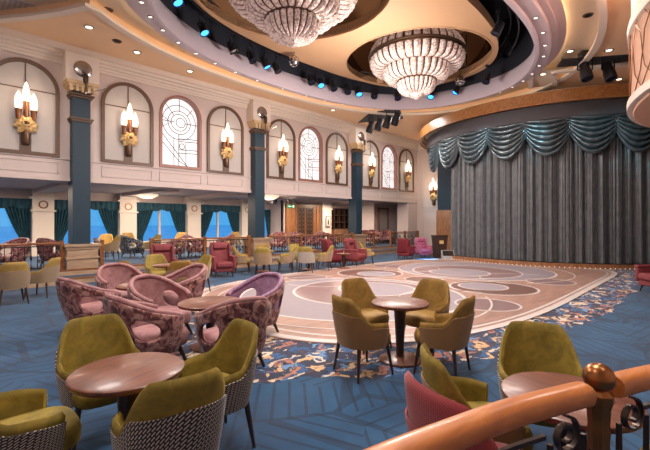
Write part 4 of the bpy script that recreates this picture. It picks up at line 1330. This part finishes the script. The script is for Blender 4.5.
# far groups along the step
def xy(px, d): return ((d), (px - 325) / F * d)
T = xy(264, 13.3); x, y = D(*T)
place(table, 'big', (x, y, 0), 0, 'round table in the group before the second blue column')
chair(dining, 'gold', 13.2, (242 - 325) / F * 13.2, T, 'olive-gold tub chair at the left of the group before the second blue column')
chair(dining, 'cream', 12.7, (263 - 325) / F * 12.7, T, 'cream-backed tub chair seen from behind before the second blue column')
chair(dining, 'cream', 13.3, (286 - 325) / F * 13.3, T, 'cream-backed tub chair at the right of the group before the second blue column')
chair(dining, 'gold', 14.0, (263 - 325) / F * 14.0, T, 'gold tub chair facing the camera before the second blue column')
T = xy(309, 13.8); x, y = D(*T)
place(table, 'big', (x, y, 0), 0, 'round table in the group right of the second blue column')
chair(dining, 'cream', 14.3, (298 - 325) / F * 14.3, T, 'olive tub chair at the back of the group right of the second blue column')
chair(dining, 'greyc', 13.2, (306 - 325) / F * 12.9, T, 'pale grey-backed tub chair seen from behind near the dark red armchair')
chair(dining, 'cream', 13.7, (324 - 325) / F * 13.7, T, 'cream-backed tub chair next to the dark red armchair')
# wing chairs
def wc(key, px, d, tx, lab): 
    x, y = AT(px, d); return place(wing, key, (x, y, 0), face(x, y, *tx), lab)
wc('wing_red', 163, 11.2, (2.0, 2.0), 'red armchair half hidden behind the olive group, left of the other red armchair')
wc('wing_red', 222, 12.2, (4.6, 4.0), 'whole red wing armchair facing the camera before the lounge railing')
wc('wing_dark', 332, 15.0, (14.0, 9.0), 'dark red armchair seen from its side, left of the small side table')
wc('wing_red', 355, 15.3, (12.4, 5.0), 'red wing armchair facing the dance floor before the third blue column')
wc('wing_dark', 406, 18.0, (19.0, 10.0), 'dark red armchair in profile left of the magenta armchair').scale = (.9, .9, .9)
wc('wing_magenta', 423, 18.6, (14.5, 6.0), 'magenta wing armchair in the corner beside the stage wall').scale = (.9, .9, .9)
wc('wing_red', 660, 9.3, (8.0, 5.0), 'red armchair cut by the right edge of the photo')
x, y = AT(343.5, 14.3); place(table, 'small', (x, y, 0), 0, 'small side table between the dark red and red armchairs')
chair(dining, 'gold', 15.8, (367 - 325) / F * 15.8, (15.5, 4.0), 'gold tub chair right of the red armchair by the third blue column')

# lounge seats on the raised floor
def lc(mk, key, px, d, tx, lab, group=None):
    x, y = AT(px, d); return place(mk, key, (x, y, PZ), face(x, y, *tx), lab, group)
lc(dining, 'gold', 104, 15.2, (2.0, 13.0), 'gold tub chair on the raised lounge right of the first blue column')
lc(dining, 'gold', 110, 13.9, (3.4, 16.0), 'gold tub chair with its cream back toward the dance floor, on the raised lounge')
lc(tub, 'zebra', 132, 15.0, (6.0, 16.0), 'dark zebra-patterned armchair on the raised lounge beside the railing')
lc(dining, 'cream', 152, 14.9, (5.0, 16.4), 'olive tub chair on the raised lounge right of the zebra armchair')
FL = 'red floral lounge chairs behind the railings'
for i, (x, y) in enumerate(((1.55, 14.6), (2.65, 14.5), (6.3, 14.3), (7.35, 14.6), (8.45, 14.5), (10.3, 14.5), (11.45, 14.6), (12.6, 14.5), (13.7, 14.6), (14.9, 14.5))):
    place(tub, 'floral', (x, y, PZ), face(x, y, x + (1 if i % 2 else -1), y + (.6 if i % 3 else -.8)), 'red floral tub chair behind the wood-topped lounge railing', FL)
for x, y, tx, lab in ((18.2, 14.6, (17.0, 12.0), 'red floral tub chair at the step opening, left one beside the third blue column'), (19.3, 14.95, (17.0, 11.0), 'red floral tub chair at the step opening, middle one'),
                       (20.35, 14.75, (17.0, 11.0), 'red floral tub chair at the step opening, right one')):
    place(tub, 'floral', (x, y, PZ), face(x, y, *tx), lab)
for px, d, lab in ((128, 17.0, 'gold tub chair under the lounge window near the zebra armchair'), (180, 17.6, 'gold tub chair by the lounge window behind the floral chairs'), (232, 18.4, 'gold tub chair by the lounge window left of the second blue column')):
    lc(dining, 'gold', px, d, (5.0, 14.0), lab)

# bin and small monitor beside the stage
x, y = AT(439.5, 18.6)
g = thing('litter_bin', 'dark brown square bin with slanted sides beside the stage curtain', 'bin', (x, y, 0), radians(-40))
m = MB(); m.add([(-.22, -.2, 0), (.22, -.2, 0), (.22, .2, 0), (-.22, .2, 0), (-.3, -.26, 1.0), (.3, -.26, 1.0), (.3, .26, 1.0), (-.3, .26, 1.0)], [(3, 2, 1, 0), (4, 5, 6, 7), (0, 1, 5, 4), (1, 2, 6, 5), (2, 3, 7, 6), (3, 0, 4, 7)])
m.build('body', 'bin_brown', g, False)
MB().rbox((0, 0, 1.04), (.64, .56, .07), .02).build('lid', 'dark_wood', g); MB().box((0, -.243, .75), (.2, .02, .16)).build('emblem', 'gold_leaf', g, False)
x, y = AT(448, 17.9)
g = thing('floor_monitor', 'low pale wedge speaker on the floor between bin and curtain', 'speaker', (x, y, 0), radians(-50))
m = MB(); m.add([(-.28, -.2, 0), (.28, -.2, 0), (.28, .2, 0), (-.28, .2, 0), (-.28, -.16, .12), (.28, -.16, .12), (.28, .16, .4), (-.28, .16, .4)], [(3, 2, 1, 0), (4, 5, 6, 7), (0, 1, 5, 4), (1, 2, 6, 5), (2, 3, 7, 6), (3, 0, 4, 7)])
m.build('cabinet', 'monitor_cover', g, False)
m = MB(); m.add([(-.24, -.13, .155), (.24, -.13, .155), (.24, .12, .375), (-.24, .12, .375)], [(0, 1, 2, 3)]); m.build('grille', 'iron', g, False, solid=.01)
# footlights along the stage edge
SLP = arc(6.03, 150, 232, 54)
for q, (x, y) in enumerate(SLP):
    if q == 0:
        fl = MB().lathe([(.01, 0), (.012, .008), (.008, .018), (0, .02)], 8).build('footlight', 'bulb_glow')
        fl.location = (x, y, .02); tag(fl, 'tiny warm footlight in the row along the curved stage edge', 'light', 'footlights along the stage edge')
    else:
        o = fl.copy(); COL.objects.link(o); o.location = (x, y, .02)

# ------------------------------------------------------------------ near railing
TZ = .25
rl = [(-.9, .68), (-.5, .64), (-.05, .585), (.35, .525), (.627, .475), (.83, .425), (1.05, .362), (1.30, .262)]
rr = [(1.42, .215), (1.62, .13), (1.85, .01), (2.1, -.16), (2.4, -.42)]
def smooth_path(pts, k=8):
    out = []
    P = [Vector(p) for p in pts]
    for i in range(len(P) - 1):
        p0 = P[max(i - 1, 0)]; p1 = P[i]; p2 = P[i + 1]; p3 = P[min(i + 2, len(P) - 1)]
        for j in range(k):
            t = j / k
            out.append(.5 * ((2 * p1) + (p2 - p0) * t + (2 * p0 - 5 * p1 + 4 * p2 - p3) * t * t + (3 * p1 - p0 - 3 * p2 + p3) * t ** 3))
    out.append(P[-1]); return [(p.x, p.y) for p in out]
HZ = 1.214
def near_rail(pts, lab, scrolls, cap_end):
    r = thing('railing', lab, 'railing', (pts[0][0], pts[0][1], TZ))
    ox, oy, oz = pts[0][0], pts[0][1], TZ
    sp = smooth_path(pts)
    sh = [(x - ox, y - oy, HZ - oz) for x, y in sp]
    m = MB()
    n = 14
    def sec(a): 
        c, s = cos(a), sin(a); return (.035 * math.copysign(abs(c) ** .75, c), .031 * math.copysign(abs(s) ** .8, s))
    prof = [(sec(2 * pi * q / n)[0], sec(2 * pi * q / n)[1] + HZ - oz) for q in range(n)]
    m.sweep2d([(p[0], p[1]) for p in sh], prof, False); m.build('handrail', 'rail_wood', r)
    for zz, hh in ((HZ - .095, .012), (.42, .02)):
        MB().sweep2d([(p[0], p[1]) for p in sh][(5 if not cap_end else 0):(-5 if cap_end else None)], [(-.006, zz - oz), (.006, zz - oz), (.006, zz - oz + hh), (-.006, zz - oz + hh)], False).build('rail_bar', 'iron', r)
    for (px_, py_, ang) in scrolls:
        def P(s, z): return (px_ - ox + cos(ang) * s, py_ - oy + sin(ang) * s, z - oz)
        def ribbon(cx, cz, r0, r1, a0, a1, N=34):
            path = []
            for i in range(N + 1):
                t = i / N; R_ = r0 + (r1 - r0) * t; a = a0 + (a1 - a0) * t
                path.append((cx + R_ * cos(a), cz + R_ * sin(a)))
            th, wd = .003, .009
            vs = []
            nx, ny = -sin(ang) * wd, cos(ang) * wd
            for i, (s, z) in enumerate(path):
                q0 = path[max(i - 1, 0)]; q1 = path[min(i + 1, N)]
                tx, tz = q1[0] - q0[0], q1[1] - q0[1]; l = sqrt(tx * tx + tz * tz) or 1
                for e in (-th, th):
                    p = P(s - tz / l * e, z + tx / l * e)
                    vs.append((p[0] - nx, p[1] - ny, p[2])); vs.append((p[0] + nx, p[1] + ny, p[2]))
            fs = []
            for i in range(N):
                a = i * 4; b = a + 4
                fs += [(a, a + 1, b + 1, b), (a + 2, b + 2, b + 3, a + 3), (a, b, b + 2, a + 2), (a + 1, a + 3, b + 3, b + 1)]
            fs += [(0, 2, 3, 1), (N * 4, N * 4 + 1, N * 4 + 3, N * 4 + 2)]
            m = MB(); m.add(vs, fs); m.build('scroll', 'iron', r)
        ribbon(0, 1.112, .053, .016, pi * .5, pi * .5 - 2 * pi * 1.55)
        ribbon(0, .50, .046, .012, -pi * .5, -pi * .5 - 2 * pi * 1.55)
        ribbon(.0, .78, .15, .15, 2.2, 4.1)
        ribbon(-.05, .97, .04, .03, 1.2, 5.4)
        for s_ in (-.06, .075): MB().tube([P(s_, .42), P(s_, 1.1)], .009, 6).build('baluster', 'iron', r)
    return r
def sc_at(pts, fr):
    sp = smooth_path(pts); i = int(fr * (len(sp) - 1)); i = min(i, len(sp) - 2)
    return (sp[i][0], sp[i][1], atan2(sp[i + 1][1] - sp[i][1], sp[i + 1][0] - sp[i][0]))
near_rail(rl, 'curved wooden handrail on iron scrolls, left of the bronze post', [sc_at(rl, f_) for f_ in (.1, .25, .4, .55, .72)] + [(1.23, .292, radians(-22))], True)
near_rail(rr, 'curved wooden handrail on iron scrolls at the right edge, right of the bronze post', [(1.5, .18, radians(-22))] + [sc_at(rr, f_) for f_ in (.4, .68, .92)], False)
g = thing('railing_post', 'bronze fluted railing post topped by a bronze ball', 'post', (1.36, .238, TZ), radians(-21))
z1 = HZ - .02 - TZ
m = MB().lathe([(.032, .0), (.032, .02), (.028, .03), (.028, .06), (.028, z1 - .12), (.031, z1 - .1), (.028, z1 - .08), (.031, z1 - .03), (.038, z1 - .012), (.038, z1 + .01), (.022, z1 + .03)], 8, (0, 0, 0)); m.build('shaft', 'post_bronze', g, angle=20)
m = MB()
for q in range(8):
    a = 2 * pi * (q + .5) / 8
    m.box((.0262 * cos(a), .0262 * sin(a), z1 - .4), (.004, .007, .5), a)
m.build('flute', 'iron', g)
MB().rbox((0, 0, .02), (.1, .1, .04), .008).build('base', 'post_bronze', g)
MB().lathe([(0.02, z1 + .02), (.024, z1 + .03)] + [(.041 * sin(pi * t / 20), z1 + .056 - .041 * cos(pi * t / 20)) for t in range(3, 20)] + [(0, z1 + .097)], 28).build('ball', 'post_bronze', g)
